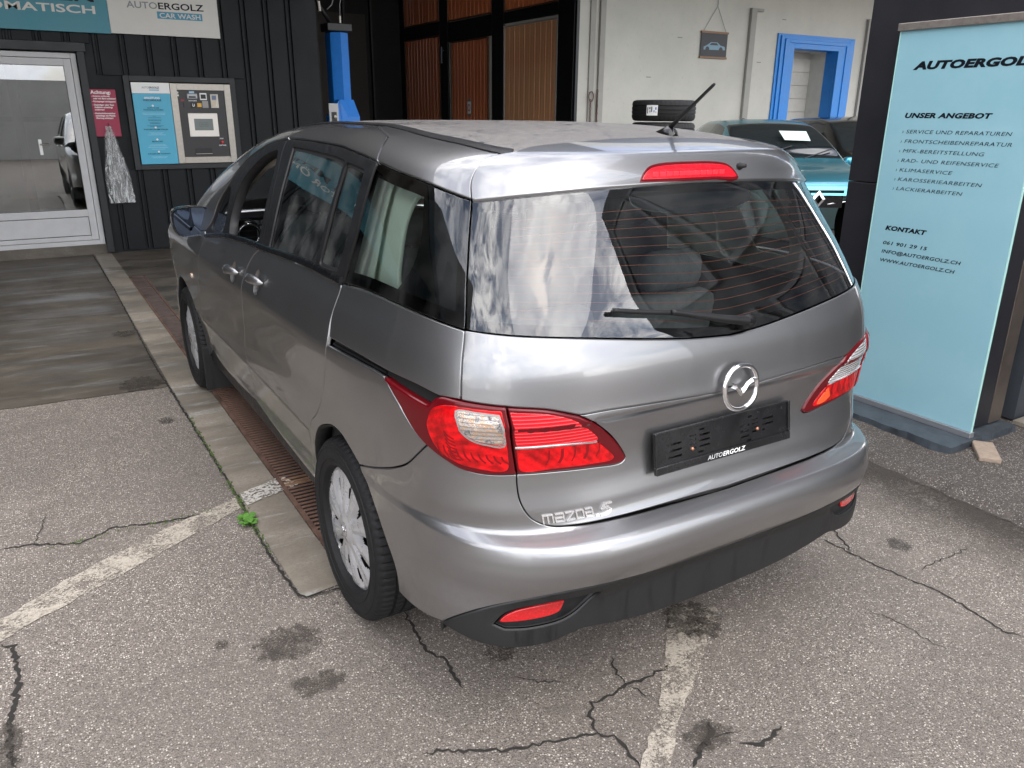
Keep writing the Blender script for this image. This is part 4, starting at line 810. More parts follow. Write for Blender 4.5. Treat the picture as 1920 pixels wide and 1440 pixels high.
def inset(p,d):
    s=1 if area(p)>0 else -1
    a=np.roll(p,1,0); b=np.roll(p,-1,0)
    e1=p-a; e2=b-p; e1/=np.linalg.norm(e1,axis=1,keepdims=True)+1e-12; e2/=np.linalg.norm(e2,axis=1,keepdims=True)+1e-12
    n1=np.stack([-e1[:,1],e1[:,0]],1)*s; n2=np.stack([-e2[:,1],e2[:,0]],1)*s; n=n1+n2; l=np.linalg.norm(n,axis=1,keepdims=True); n/=np.maximum(l,1e-6)
    c=np.clip((n*n1).sum(1,keepdims=True),.5,1); return p+n*d/c
def keyhole(outer,holes):
    """join holes to the outline with coincident bridges"""
    o=[np.array(q_) for q_ in outer]; so=area(np.array(o))
    for h in holes:
        h=np.array(h); 
        if area(h)*so>0: h=h[::-1]
        O=np.array(o); D=np.linalg.norm(O[:,None]-h[None],axis=2); i,j=np.unravel_index(D.argmin(),D.shape)
        hh=list(h[j:])+list(h[:j+1]); o=o[:i+1]+[q_.copy() for q_ in hh]+[O[i].copy()]+o[i+1:]
    return np.array(o)
def evalN(PF,uv,e=8e-4):
    s,v=uv[:,0],uv[:,1]; a=PF(s+e,v)-PF(s-e,v); b=PF(s,v+e)-PF(s,v-e); n=np.cross(b,a); l=np.linalg.norm(n,axis=1,keepdims=True); n=n/np.maximum(l,1e-12)
    p=PF(s,v); c=np.stack([0*s,np.clip(p[:,1],-.3,3.0),0*s+.75],1); sg=np.sign(((p-c)*n).sum(1,keepdims=True)); sg[sg==0]=1; return p,n*sg
def fill2d(poly,ds,dv):
    bm=bmesh.new(); vs_=[bm.verts.new((p[0],p[1],0)) for p in poly]; bm.faces.new(vs_)
    lo=poly.min(0); hi=poly.max(0)
    for ax,(a,b,st_) in enumerate(((lo[0],hi[0],ds),(lo[1],hi[1],dv))):
        k=math.ceil((a+1e-4)/st_)
        while k*st_<b-1e-4:
            co=[0,0,0]; no=[0,0,0]; co[ax]=k*st_; no[ax]=1
            bmesh.ops.bisect_plane(bm,geom=bm.verts[:]+bm.edges[:]+bm.faces[:],dist=1e-6,plane_co=co,plane_no=no); k+=1
    bmesh.ops.triangulate(bm,faces=[f_ for f_ in bm.faces if len(f_.verts)>4])
    bm.verts.index_update(); V=np.array([v.co[:2] for v in bm.verts]); F=[[v.index for v in f_.verts] for f_ in bm.faces]; bm.free(); return V,F
def panel(name,outline,m,parent=van,off=0,gap=.0026,lip=.014,ds=.035,dv=.022,holes=(),PF=P,rnd=.0022,offf=None,hlip=None):
    """body panel: outline in (s,v) lifted to the body surface, with rolled edges"""
    out=np.array(outline); p1=inset(out,gap); p0=inset(p1,rnd); hs=[]
    for h in holes: hs.append(inset(np.array(h),-gap))
    poly=keyhole(p0,[inset(h,-rnd) for h in hs]) if hs else p0
    V,F=fill2d(poly,ds,dv); X,Nn=evalN(PF,V); o=off if offf is None else off+offf(V)[:,None]
    X=X+Nn*o; verts=list(X); nor=list(Nn); faces=list(F)
    c0=X.mean(0)
    # orient faces with the normals
    ff=[]
    for f_ in faces:
        a,b,c=verts[f_[0]],verts[f_[1]],verts[f_[2]]
        ff.append(f_ if np.cross(b-a,c-a)@nor[f_[0]]>=0 else f_[::-1])
    faces=ff
    for loop,inner,isout in [(p1,p0,True)]+[(h,inset(h,-rnd),False) for h in hs]:
        n=len(loop); Xi,Ni=evalN(PF,inner); Xo,No=evalN(PF,loop); oi=off if offf is None else off+offf(inner)[:,None]
        Xi=Xi+Ni*oi; T=Xo+No*oi-Xi; T/=np.linalg.norm(T,axis=1,keepdims=True)+1e-12
        r1=Xo+No*(oi-rnd*.7) ; r2=Xo+No*(oi-lip)
        b=len(verts); verts+=list(Xi)+list(r1)+list(r2); nor+=list(Ni)+list((T*.8+Ni*.6))+list(T)
        for i in range(n):
            j=(i+1)%n
            for k in (0,1):
                q4=[b+k*n+i,b+k*n+j,b+(k+1)*n+j,b+(k+1)*n+i]; a,bb,c=verts[q4[0]],verts[q4[1]],verts[q4[2]]
                faces.append(q4 if np.cross(bb-a,c-a)@(T[i]*.7+Ni[i]*.5)>=0 else q4[::-1])
    nor=np.array(nor); nor/=np.linalg.norm(nor,axis=1,keepdims=True)+1e-12
    return mesh(name,verts,faces,m,parent,normals=nor)
def ring(name,outline,width,m,parent,off=0,PF=P,d0=.0):
    a=inset(np.array(outline),d0); b=inset(np.array(outline),d0+width); Xa,Na=evalN(PF,a); Xb,Nb=evalN(PF,b); n=len(a)
    return mesh(name,list(Xa+Na*off)+list(Xb+Nb*off),[(i,(i+1)%n,(i+1)%n+n,i+n) for i in range(n)],m,parent,normals=np.vstack([Na,Nb]))
def strip(name,path,w,h,m,parent=van,off=0,PF=P,step=.012,wprof=None):
    """raised moulding along a path on the body"""
    p=np.array(cr_(path,step=step)); t=np.gradient(p,axis=0); t/=np.linalg.norm(t,axis=1,keepdims=True); nn=np.stack([-t[:,1],t[:,0]],1)
    prof=[(-.5,-.6),(-.5,.4),(-.32,1),(.32,1),(.5,.4),(.5,-.6)]; rows=[]
    for k,(a,b) in enumerate(prof):
        ww=w if wprof is None else w*wprof(np.linspace(0,1,len(p)))[:,None]
        X,Nn=evalN(PF,p+nn*a*ww); rows.append(X+Nn*(off+h*b))
    n=len(p); v=np.vstack(rows); m_=len(prof)
    f_=[(k*n+i,k*n+i+1,(k+1)*n+i+1,(k+1)*n+i) for k in range(m_-1) for i in range(n-1)]+[[k*n for k in range(m_)],[k*n+n-1 for k in range(m_)]]
    o=mesh(name,v,f_,m,parent,auto=35)
    bm=bmesh.new(); bm.from_mesh(o.data); bmesh.ops.recalc_face_normals(bm,faces=bm.faces); bm.to_mesh(o.data); bm.free(); return o
mir=lambda c:[(-a,b) for a,b in c]
# ---------------- outlines (s along the body from the rear centre, v height)
crease=[(0,.925),(-.14,.932),(-.30,.940),(-.42,.945),(-.504,.944)]
glass_bot=[(0,1.077),(-.13,1.086),(-.27,1.102),(-.45,1.123),(-.60,1.136),(-.725,1.143),(-.818,1.147)]
glass_top=[(0,1.473),(-.27,1.470),(-.466,1.466),(-.669,1.454),(-.816,1.438)]
hs_mid=[(-.818,1.147),(-.8165,1.239),(-.816,1.345),(-.816,1.438)]; hs_mid2=[(-.818,1.147),(-.817,1.074),(-.811,.984)]
hs_top=[(-.816,1.438),(-.823,1.475),(-.825,1.505),(-.815,1.532),(-.785,1.543),(-.745,1.550)]
light_top=[(-.811,.984),(-.75,.981),(-.694,.978)]; light_top2=[(-.694,.978),(-.593,.968),(-.504,.944)]
light_in=[(-.504,.944),(-.444,.909),(-.380,.858),(-.340,.810),(-.329,.790)]; light_in2=[(-.329,.790),(-.342,.780),(-.444,.785),(-.550,.792),(-.649,.795)]
divider=[(-.694,.978),(-.683,.929),(-.663,.860),(-.649,.795)]
light_bot=[(-.649,.795),(-.722,.795),(-.780,.801),(-.844,.822),(-.904,.846),(-.945,.868),(-1.011,.915),(-1.104,.982)]
lb1=light_bot[:5]; lb2=light_bot[4:]
notch=[(-1.104,.982),(-1.023,.972),(-.922,.959),(-.904,.958)]; notch2=[(-.904,.958),(-.876,.983),(-.811,.984)]
hs_low=[(-.649,.795),(-.650,.754),(-.646,.716),(-.625,.675),(-.590,.654),(-.53,.646),(-.40,.642),(-.231,.640),(0,.638)]
rail_top=[(-1.492,.994),(-1.271,1.001),(-1.074,.999),(-.958,.995),(-.876,.983)]
rail_bot=[(-1.492,.973),(-1.269,.982),(-1.180,.984),(-1.104,.982)]
bseam=[(-1.276,.654),(-1.163,.694),(-1.060,.732),(-.988,.769),(-.904,.846)]
archA=[(-1.838,.38),(-1.836,.453),(-1.800,.512),(-1.740,.566),(-1.668,.628),(-1.600,.669),(-1.519,.699),(-1.433,.703),(-1.352,.682),(-1.276,.654)]
archB=[(-1.276,.654),(-1.240,.605),(-1.198,.550),(-1.160,.494),(-1.140,.450),(-1.131,.404),(-1.132,.359)]
bump_bot=[(-1.132,.352),(-1.081,.348),(-.995,.350),(-.904,.361)]
silblack=[(-.904,.361),(-.850,.395),(-.790,.428),(-.700,.470),(-.590,.497),(-.43,.494),(-.22,.475),(0,.466)]
black_bot=[(0,.292),(-.20,.304),(-.34,.325),(-.43,.340),(-.48,.334),(-.53,.325),(-.61,.322),(-.73,.330),(-.84,.345),(-.904,.354)]
qg_top=[(-.816,1.438),(-1.023,1.471),(-1.20,1.482),(-1.350,1.489)]; qg_bot=[(-1.476,1.158),(-1.30,1.169),(-1.170,1.170),(-.952,1.161),(-.818,1.147)]
sm_up=[(-1.492,1.153),(-1.440,1.255),(-1.392,1.37),(-1.362,1.489)]   # rear edge of the sliding door beside the glass
sm_top=[(-1.362,1.489),(-1.41,1.523),(-1.50,1.548),(-1.747,1.578),(-1.93,1.612)]
sm_dn=[(-1.492,1.153),(-1.508,1.06),(-1.508,.97),(-1.53,.90),(-1.585,.81),(-1.628,.74),(-1.685,.675),(-1.755,.622),(-1.825,.555),(-1.872,.465),(-1.882,.39),(-1.860,.335)]
sm_dn_a=sm_dn[:3]; sm_dn_b=[(-1.508,.97)]+sm_dn[3:]
dwin_top=[(-1.362,1.489),(-1.722,1.497),(-2.10,1.505),(-2.458,1.508)]
dbelt=[(-1.492,1.153),(-1.760,1.155),(-2.033,1.151),(-2.405,1.143)]
df_up=[(-2.405,1.143),(-2.402,1.25),(-2.410,1.355),(-2.458,1.508)]
df_top=[(-2.458,1.508),(-2.50,1.545),(-2.57,1.59),(-2.62,1.628)]
df_dn=[(-2.405,1.143),(-2.47,1.112),(-2.545,1.03),(-2.582,.93),(-2.64,.80),(-2.685,.70),(-2.700,.60),(-2.705,.50),(-2.74,.38)]
dbot=[(-2.74,.380),(-2.405,.352),(-2.02,.337),(-1.860,.335)]
fdbelt=[(-2.405,1.143),(-2.717,1.150),(-3.058,1.160),(-3.392,1.155)]
fd_f=[(-3.392,1.155),(-3.50,1.0),(-3.60,.85),(-3.68,.72),(-3.735,.60),(-3.745,.48),(-3.70,.384)]
fd_bot=[(-3.70,.384),(-3.49,.355),(-3.142,.355),(-2.74,.38)]
ap_in=[(-3.42,1.19),(-3.329,1.24),(-3.268,1.322),(-3.129,1.400),(-2.955,1.462),(-2.70,1.498),(-2.458,1.508)]
mold=[(-.745,1.550),(-.80,1.557),(-.998,1.590),(-1.30,1.604),(-1.53,1.610),(-1.93,1.618),(-2.62,1.632),(-3.2,1.62),(-4.1,1.60)]
for sd_ in (1,-1):
    S=(lambda c:c) if sd_==1 else (lambda c:[(-a,b) for a,b in c])
    def PN(name,*cs,**k):
        return panel(name,chain(*[S(c) for c in cs]),k.pop('m',M_paint),**k)
    PN('quarter_panel',hs_mid2,notch2[:0:-1],rev(rail_top),[(-1.492,.994),(-1.508,1.06),(-1.492,1.153)],[(-1.492,1.153),(-1.476,1.158)],qg_bot)['label']='silver panel under the rear quarter window'
    PN('rear_wing',rail_bot,light_bot[::-1][:4],rev(bseam),rev(archA),[(-1.838,.38),(-1.860,.335)],rev(sm_dn_b),[(-1.508,.97),(-1.492,.973)])
    PN('slide_rail_slot',rail_top,notch2[:2][::-1],notch[::-1],rev(rail_bot),[(-1.492,.973),(-1.492,.994)],m=M_cavity,off=-.022,gap=-.006,lip=.03)
    strip('slide_rail',S([(-1.49,.978),(-1.27,.986),(-1.12,.987)]),.008,.006,M_frame,off=-.02)
    PN('roof_side_panel',hs_top,mold[:6],[(-1.93,1.618),(-1.93,1.612)],rev(sm_top),[(-1.362,1.489),(-1.350,1.489)],rev(qg_top))
    cupc=lambda s0,v0:np.array([((-1 if sd_==1 else 1)*abs(s0)+.043*math.cos(a),v0+.050*math.sin(a)) for a in np.linspace(0,2*math.pi,41)[:-1]])
    dsl=PN('sliding_door',dbelt,df_dn,dbot,rev(sm_dn),holes=[cupc(2.352,1.020)]) 
    PN('sliding_door_top',df_top,[(-2.62,1.632),(-1.93,1.618)],rev(sm_top),dwin_top)
    g1=S([(-1.70,1.463),(-1.98,1.472),(-2.324,1.478),(-2.322,1.477),(-2.306,1.36),(-2.296,1.24),(-2.299,1.160),(-2.297,1.158),(-2.005,1.164),(-1.757,1.172),(-1.755,1.174),(-1.722,1.32),(-1.702,1.40),(-1.697,1.462)])
    g2=S([(-1.455,1.456),(-1.658,1.458),(-1.660,1.456),(-1.675,1.38),(-1.700,1.25),(-1.716,1.180),(-1.714,1.178),(-1.552,1.184),(-1.550,1.186),(-1.500,1.28),(-1.462,1.385),(-1.453,1.455)])
    G1=chain(g1,[g1[-1],g1[0]]); G2=chain(g2,[g2[-1],g2[0]])
    fr_=panel('door_window_frame',chain(S(sm_up),S(dwin_top),S(rev(df_up)),S(rev(dbelt))),M_frame,holes=[G1,G2],off=-.002)
    for gg in (G1,G2):
        gl_=panel('door_glass',inset(gg,-.006),M_gl_s,fr_,off=-.010,gap=0,lip=.003); ring('glass_seal',gg,.010,M_rub2,fr_,off=-.0085,d0=-.004)
    w1=S([(-2.944,1.172),(-2.972,1.227),(-2.912,1.371),(-2.80,1.425),(-2.699,1.450),(-2.52,1.468),(-2.505,1.462),(-2.475,1.396),(-2.463,1.30),(-2.462,1.17),(-2.47,1.166),(-2.785,1.168)])
    t1=S([(-3.10,1.375),(-3.08,1.36),(-3.06,1.25),(-3.07,1.19),(-3.10,1.185),(-3.30,1.20),(-3.305,1.215),(-3.23,1.32),(-3.13,1.375)])
    W1=chain(w1,[w1[-1],w1[0]]); T1=chain(t1,[t1[-1],t1[0]])
    ff=panel('front_window_frame',chain(S(df_up),S(rev(ap_in)),S([(-3.42,1.19),(-3.392,1.155)]),S(rev(fdbelt))),M_frame,holes=[W1,T1],off=-.002,lip=.04,rnd=.004)
    panel('quarter_light',inset(T1,-.006),M_gl_w,ff,off=-.008,gap=0,lip=.003)
    if sd_==-1: panel('front_door_glass',inset(W1,-.006),M_gl_w,ff,off=-.012,gap=0,lip=.003)
    PN('front_door',fdbelt,fd_f,fd_bot,rev(df_dn),holes=[cupc(2.735,1.008)])
    strip('belt_moulding',S([(-1.50,1.160),(-1.76,1.161),(-2.03,1.157),(-2.40,1.150),(-2.72,1.156),(-3.06,1.166),(-3.38,1.160)]),.022,.006,M_gloss)
    PN('windscreen_pillar',df_top,mold[6:],[(-4.1,1.60),(-4.15,1.25),(-3.80,1.17)],[(-3.80,1.17),(-3.42,1.19)],ap_in)
    fa=[( -4.257+.38*math.cos(a),.316+.38*math.sin(a)) for a in np.radians(np.linspace(8,172,20))]
    PN('front_wing',[(-3.392,1.155),(-3.42,1.19)],[(-3.42,1.19),(-3.80,1.17),(-4.15,1.22)],[(-4.15,1.22),(-4.4,1.5),(-5.0,1.5)],[(-5.0,1.5),(-5.0,.40)],[(-5.0,.40),fa[-1]],rev(fa),[fa[0],(-3.86,.30)],[(-3.86,.30),(-3.79,.33),(-3.70,.384)],rev(fd_f))
    PN('sill',[(-1.865,.332),(-2.02,.334),(-2.405,.349),(-2.74,.377),(-3.142,.352),(-3.49,.352),(-3.70,.381),(-3.79,.33),(-3.86,.30)],[(-3.86,.30),(-3.86,.27)],[(-3.86,.27),(-2.8,.285),(-1.865,.285)],[(-1.865,.285),(-1.865,.332)],m=M_frame,off=-.006,gap=.001,lip=.06)
    # flange inside the rear arch
    for nm,path in (('rear_arch_flange',archA+archB[1:]),('front_arch_flange',fa)):
        p=np.array(cr_(S(path))); X,Nn=evalN(P,p); t=np.gradient(X,axis=0); 
        inw=-Nn; n=len(p); cen=np.array([0,0. if 'rear' in nm else 2.75,.33])
        rad=cen-X; rad[:,0]=0; rad/=np.linalg.norm(rad,axis=1,keepdims=True)
        rows=[X-Nn*.001,X-Nn*.005+rad*.006,X-Nn*.030+rad*.010,X-Nn*.045+rad*.004,X-Nn*.10-rad*.05]; v=np.vstack(rows)
        o=mesh(nm,v,[(k*n+i,k*n+i+1,(k+1)*n+i+1,(k+1)*n+i) for k in range(4) for i in range(n-1)],[M_paint,M_cavity],van,smooth=True)
        o.data.polygons.foreach_set('material_index',[1 if k<9 else 1 for k in range(4) for i in range(n-1)])
    # quarter glass
    QG=chain(S([(-1.476,1.158),(-1.425,1.255),(-1.378,1.37),(-1.350,1.489)]),S(rev(qg_top)),S(rev(hs_mid)),S(rev(qg_bot)))
    qg=panel('quarter_window',QG,M_gl_q,off=-.003,lip=.004); ring('window_border',QG,.035,M_frit,qg,off=-.0065)
    b=[(-.85,1.165),(-.85,1.425),(-1.0,1.45),(-.995,1.36),(-1.03,1.27),(-1.11,1.20)]; bb=chain(S(b),S([b[-1],b[0]])); panel('window_border',bb,M_frit,qg,off=-.007,gap=0,lip=.0005)
    # tail lamp
    tl=PN('tail_lamp',light_top,divider,light_bot,notch,notch2,m=M_lens,off=.004,gap=.0022,lip=.03,rnd=.005,offf=lambda V:.010*np.clip(1-np.abs(np.abs(V[:,0])-.80)/.22,0,1))
    of=lambda V:.010*np.clip(1-np.abs(np.abs(V[:,0])-.80)/.22,0,1)
    ro=[(-.705,.968),(-.760,.970),(-.850,.968),(-.893,.948),(-.905,.915),(-.893,.885),(-.862,.850),(-.810,.826),(-.750,.813),(-.675,.811),(-.676,.86)]; RO=chain(S(ro),S([ro[-1],ro[0]]))
    panel('red_lens',RO,M_red1,tl,off=.0052,gap=0,lip=.002,offf=of,ds=.02,dv=.015)
    lc=[(-.712,.957),(-.760,.960),(-.815,.958),(-.812,.935),(-.795,.910),(-.765,.893),(-.725,.885),(-.690,.883),(-.70,.925)]; LC=chain(S(lc),S([lc[-1],lc[0]]))
    panel('clear_lens',LC,M_clear,tl,off=.0064,gap=0,lip=.002,offf=of,ds=.02,dv=.015); ring('lens_rim',LC,.005,M_chrome,tl,off=.0155,d0=-.004)
    hl=PN('hatch_lamp',light_top2,light_in,light_in2,rev(divider),m=M_lens,off=.005,gap=.0022,lip=.03,rnd=.005)
    lh=[(-.685,.965),(-.593,.957),(-.520,.934),(-.470,.902),(-.432,.868),(-.434,.864),(-.52,.872),(-.655,.876),(-.66,.884),(-.672,.92)]; LH=chain(S(lh),S([lh[-1],lh[0]]))
    panel('reversing_lens' if sd_==-1 else 'upper_lens',LH,M_rev if sd_==-1 else M_red2,hl,off=.0065,gap=0,lip=.002,ds=.02,dv=.015)
    ri=[(-.655,.868),(-.52,.865),(-.436,.858),(-.40,.832),(-.372,.802),(-.378,.796),(-.444,.797),(-.550,.803),(-.640,.806),(-.648,.83)]; RI=chain(S(ri),S([ri[-1],ri[0]]))
    panel('lower_lens',RI,M_red1,hl,off=.0065,gap=0,lip=.002,ds=.02,dv=.015)
    mbp=MB()
    def pstrip(pts,w_,off_,offf_=None):
        p=np.array(cr_(S(pts),step=.006)); t=np.gradient(p,axis=0); t/=np.linalg.norm(t,axis=1,keepdims=True); n2=np.stack([-t[:,1],t[:,0]],1); A_,Na=evalN(P,p+n2*w_/2); B_,Nb=evalN(P,p-n2*w_/2); o_=off_+(offf_(p)[:,None] if offf_ is not None else 0); k_=len(p)
        mbp.add(list(A_+Na*o_)+list(B_+Nb*o_),[(i,i+1,i+1+k_,i+k_) for i in range(k_-1)])
    for k in range(10):
        a0=-.862+k*.019; pstrip([(a0,.868-.002*k),(a0+.006,.852-.0015*k),(a0+.020,.836-.0008*k)],.0045,.0058,of)
    for k in range(7): pstrip([(-.848+k*.004,.905-k*.010),(-.835+k*.004,.895-k*.010),(-.815+k*.004,.888-k*.009)],.0035,.0058,of)
    for k in range(5): pstrip([(-.57+k*.036,.858),(-.568+k*.036,.835),(-.575+k*.036,.818)],.008 if k%2 else .004,.0072)
    o=mbp.build('lens_prisms',mat('prism_dark_red',(.20,.002,.005),.3,coat=.7,spec=.1),tl); o['kind']='stuff'  # dark red ribs laid over the lenses, their own colour
    strip('lens_bar',S([(-.66,.872),(-.55,.870),(-.436,.861)]),.006,.003,M_chrome if sd_==1 else M_rev,hl,off=.006)
    if sd_==-1:
        am=[(-.44,.85),(-.415,.83),(-.39,.80),(-.43,.80),(-.46,.815)]; panel('amber_reflector',chain(S(am),S([am[-1],am[0]])),M_orange,hl,off=.0075,gap=0,lip=.001)
    # reflector in its pocket
    pk=[(-.725,.398),(-.69,.437),(-.618,.455),(-.527,.461),(-.43,.452),(-.455,.415),(-.50,.392),(-.60,.384),(-.69,.385)]; PK=chain(S(pk),S([pk[-1],pk[0]]))
    rf=[(-.709,.404),(-.692,.420),(-.672,.431),(-.611,.442),(-.533,.446),(-.524,.442),(-.521,.418),(-.535,.410),(-.620,.404),(-.70,.401)]; RF=chain(S(rf),S([rf[-1],rf[0]]))
    panel('rear_reflector',RF,mat('reflector_red',(.50,.004,.008),.2,coat=1,nscale=160,namt=.3),off=-.006,gap=0,lip=.006)
    if sd_==1: PKl=PK
    else: PKr=PK
# symmetrical rear panels
hatch_low=sym(chain(crease,light_in,light_in2,hs_low)); 
plate_dip=lambda V:-.006*np.exp(-(np.maximum(np.abs(V[:,0])-.27,0)/.05)**2)*np.exp(-(np.maximum(np.abs(V[:,1]-.79)-.07,0)/.025)**2)
panel('tailgate_lower',hatch_low,M_paint,gap=.0015,offf=plate_dip,ds=.03,dv=.018)
panel('tailgate_upper',sym(chain(glass_bot,hs_mid2,light_top,light_top2,rev(crease))),M_paint,off=.003,gap=.0012,rnd=.004,lip=.02)
panel('rear_bumper',sym(chain(rev(hs_low),lb1,rev(bseam),archB,bump_bot,silblack)),M_paint,ds=.03,dv=.012,gap=.0022,lip=.03)
val=sym(chain(black_bot,[(-.904,.335),(-.904,.361)],silblack))
panel('bumper_valance',val,M_plastic,holes=[PKl,PKr],off=.002,gap=.001,lip=.05,ds=.03,dv=.02,rnd=.005)
for PK in (PKl,PKr): panel('reflector_pocket',inset(PK,-.006),M_plastic,off=-.014,gap=0,lip=.01); ring('pocket_rim',PK,.006,M_frame,van,off=-.004,d0=-.003)
RG=sym(chain(glass_bot,hs_mid,rev(glass_top)))
rw=panel('rear_window',RG,M_gl_r,off=-.004,gap=.002,lip=.004); ring('window_border',RG,.028,M_frit,rw,off=-.0075)
ring('window_seal',RG,.004,M_rub2,rw,off=-.0025,d0=-.001)
bm_=chain([(-.30,1.470),(-.30,1.425),(.30,1.425),(.30,1.470)],[(.30,1.470),(-.30,1.470)]); panel('window_border',bm_,M_frit,rw,off=-.0078,gap=0,lip=.0004)
hw=mat('heater_wire',(.20,.05,.025),.5)
mbw=MB()
for k in range(13):
    t=(k+.6)/13.2
    ss=np.linspace(-.70,.70,36); vv=[]
    for s in ss:
        gb=np.interp(abs(s),[0,.13,.27,.45,.6,.725,.818],[1.077,1.086,1.102,1.123,1.136,1.143,1.147]); gt_=np.interp(abs(s),[0,.27,.466,.669,.816],[1.473,1.47,1.466,1.454,1.438]); vv.append(gb+.03+(gt_-gb-.075)*t)
    X,Nn=evalN(P,np.stack([ss,vv],1)); X=X-Nn*.0082; up=np.array([0,0,.0008]); n=len(ss)
    mbw.add(list(X-up)+list(X+up),[(i,i+1,i+1+n,i+n) for i in range(n-1)])
o=mbw.build('heater_wires',hw,rw); o['kind']='stuff'
# spoiler
sp_top=[(-.745,1.550),(-.676,1.575),(-.55,1.592),(-.436,1.603),(-.25,1.614),(0,1.619)]
panel('roof_spoiler',sym(chain([(0,1.466),(-.27,1.463),(-.466,1.459),(-.669,1.447),(-.812,1.432)],[(-.812,1.432),(-.816,1.438)],hs_top,sp_top)),M_paint,off=.006,gap=.002,lip=.03,ds=.03,dv=.012,rnd=.004)
# brake lamp on the spoiler
bl=[(-.258,1.474),(-.250,1.490),(-.228,1.504),(-.19,1.511),(0,1.515),(.19,1.511),(.228,1.504),(.250,1.490),(.258,1.474),(.13,1.473),(0,1.473),(-.13,1.473)]; BL=chain(bl,[bl[-1],bl[0]])
br=panel('high_brake_lamp',inset(BL,-.004),M_lens,off=.0085,gap=0,lip=.01,ds=.02,dv=.01); panel('brake_lens',inset(BL,.003),mat('brake_red',(.58,.004,.015),.2,coat=1,nscale=70,namt=.25),br,off=.0098,gap=0,lip=.002,ds=.02,dv=.01)
mbl=MB()
for k in range(12):
    X,Nn=evalN(P,np.array([[-.195+k*.034,1.490]])); x,y,z=(X+Nn*.0108)[0]; mbl.box((x-.010,y-.001,z-.006),(x+.010,y+.002,z+.006),bev=.003)
o=mbl.build('brake_led',mat('led_dot_red',(.85,.03,.05),.3,coat=1),br)
X,Nn=evalN(P,np.array([[.285,1.502]])); x,y,z=X[0]; mbz=MB(); nv=Nn[0]; mbz.tube([X[0],X[0]+nv*.012,X[0]+nv*.018+np.array([.004,0,-.002]),X[0]+nv*.026+np.array([.010,0,-.004])],[.011,.010,.007,.005],14); mbz.build('washer_nozzle',M_frame,van,smooth=True)
# roof skin (X,Y) domain
def PR(X_,Y_):
    X_=np.asarray(X_,float); Y_=np.asarray(Y_,float)
    def inner(X_,Y_):
        zt=fzt(Y_); a=.604-.05*np.clip((Y_-1.6)/1.4,0,1)*0; yy=np.clip((Y0-Y_)/(Y0+.58),0,None); qx=np.abs(X_)/a
        k=np.clip((qx**4.4+yy**4.4)**(1/4.4),0,1); yr=np.where(Y_<Y0,Y0-(Y0-Y_)/np.maximum(k,.3),Y_); ze=fzt(np.clip(yr,-.6,3.6)); zc=fzc(np.maximum(Y_,Y0))
        z=ze+(zc-ze)*(1-k**3.2)
        for gx,w_ in ((.0,.03),(.20,.028),(.38,.026)): z=z-.008*np.exp(-((np.abs(X_)-gx)/w_*1.6)**4)*np.clip((Y_+.30)/.08,0,1)*np.clip((1.4-Y_)/.1,0,1)
        return z
    return np.stack([X_,Y_,inner(X_,Y_)],-1)
mp_=P(np.array([m_[0] for m_ in mold[:7]]),np.array([m_[1] for m_ in mold[:7]]))
msid=[(float(a),float(b)) for a,b,_ in mp_]; 
sp_=P(np.array([m_[0] for m_ in sp_top]),np.array([m_[1] for m_ in sp_top])); seam=[(float(a),float(b)) for a,b,_ in sp_]
msid[0]=seam[0]
rf_out=chain(rev(seam),msid,[msid[-1],(-.50,1.62)],[(-.50,1.62),(-.3,1.72),(0,1.76)]); rfo=sym(rf_out)
panel('roof',rfo,M_roof,PF=PR,off=-.002,gap=.003,lip=.02,ds=.05,dv=.06)
print('mold xy',[tuple(round(c_,3) for c_ in m_) for m_ in msid],'seam',[tuple(round(c_,3) for c_ in m_) for m_ in seam])
for sd_ in (1,-1):
    mm=[(-.748,1.549)]+mold[1:8]
    strip('roof_moulding',[(sd_*a,b) for a,b in mm],.024,.005,M_frame,off=.001)
ws_=sym(chain([(0,1.78),(-.3,1.74),(-.51,1.64)],[(-.51,1.64),(-.56,2.2),(-.60,2.75)],[(-.60,2.75),(0,2.85)]))
panel('windscreen',ws_,M_gl_w,PF=PR,off=-.003,gap=.002,lip=.004,ds=.06,dv=.08)
bo=sym(chain([(0,2.87),(-.60,2.77)],[(-.60,2.77),(-.60,3.3),(-.5,3.55)],[(-.5,3.55),(0,3.60)])); panel('bonnet',bo,M_paint,PF=PR,off=0,ds=.08,dv=.08)
panel('front_bumper',chain([(-5.02,1.5),(-5.02,.25)],[(-5.02,.25),(-5.783,.25)],[(-5.783,.25),(-5.783,1.5)],[(-5.783,1.5),(-5.02,1.5)]),M_paint)
panel('front_bumper',chain([(5.02,1.5),(5.02,.25)],[(5.02,.25),(5.783,.25)],[(5.783,.25),(5.783,1.5)],[(5.783,1.5),(5.02,1.5)]),M_paint)
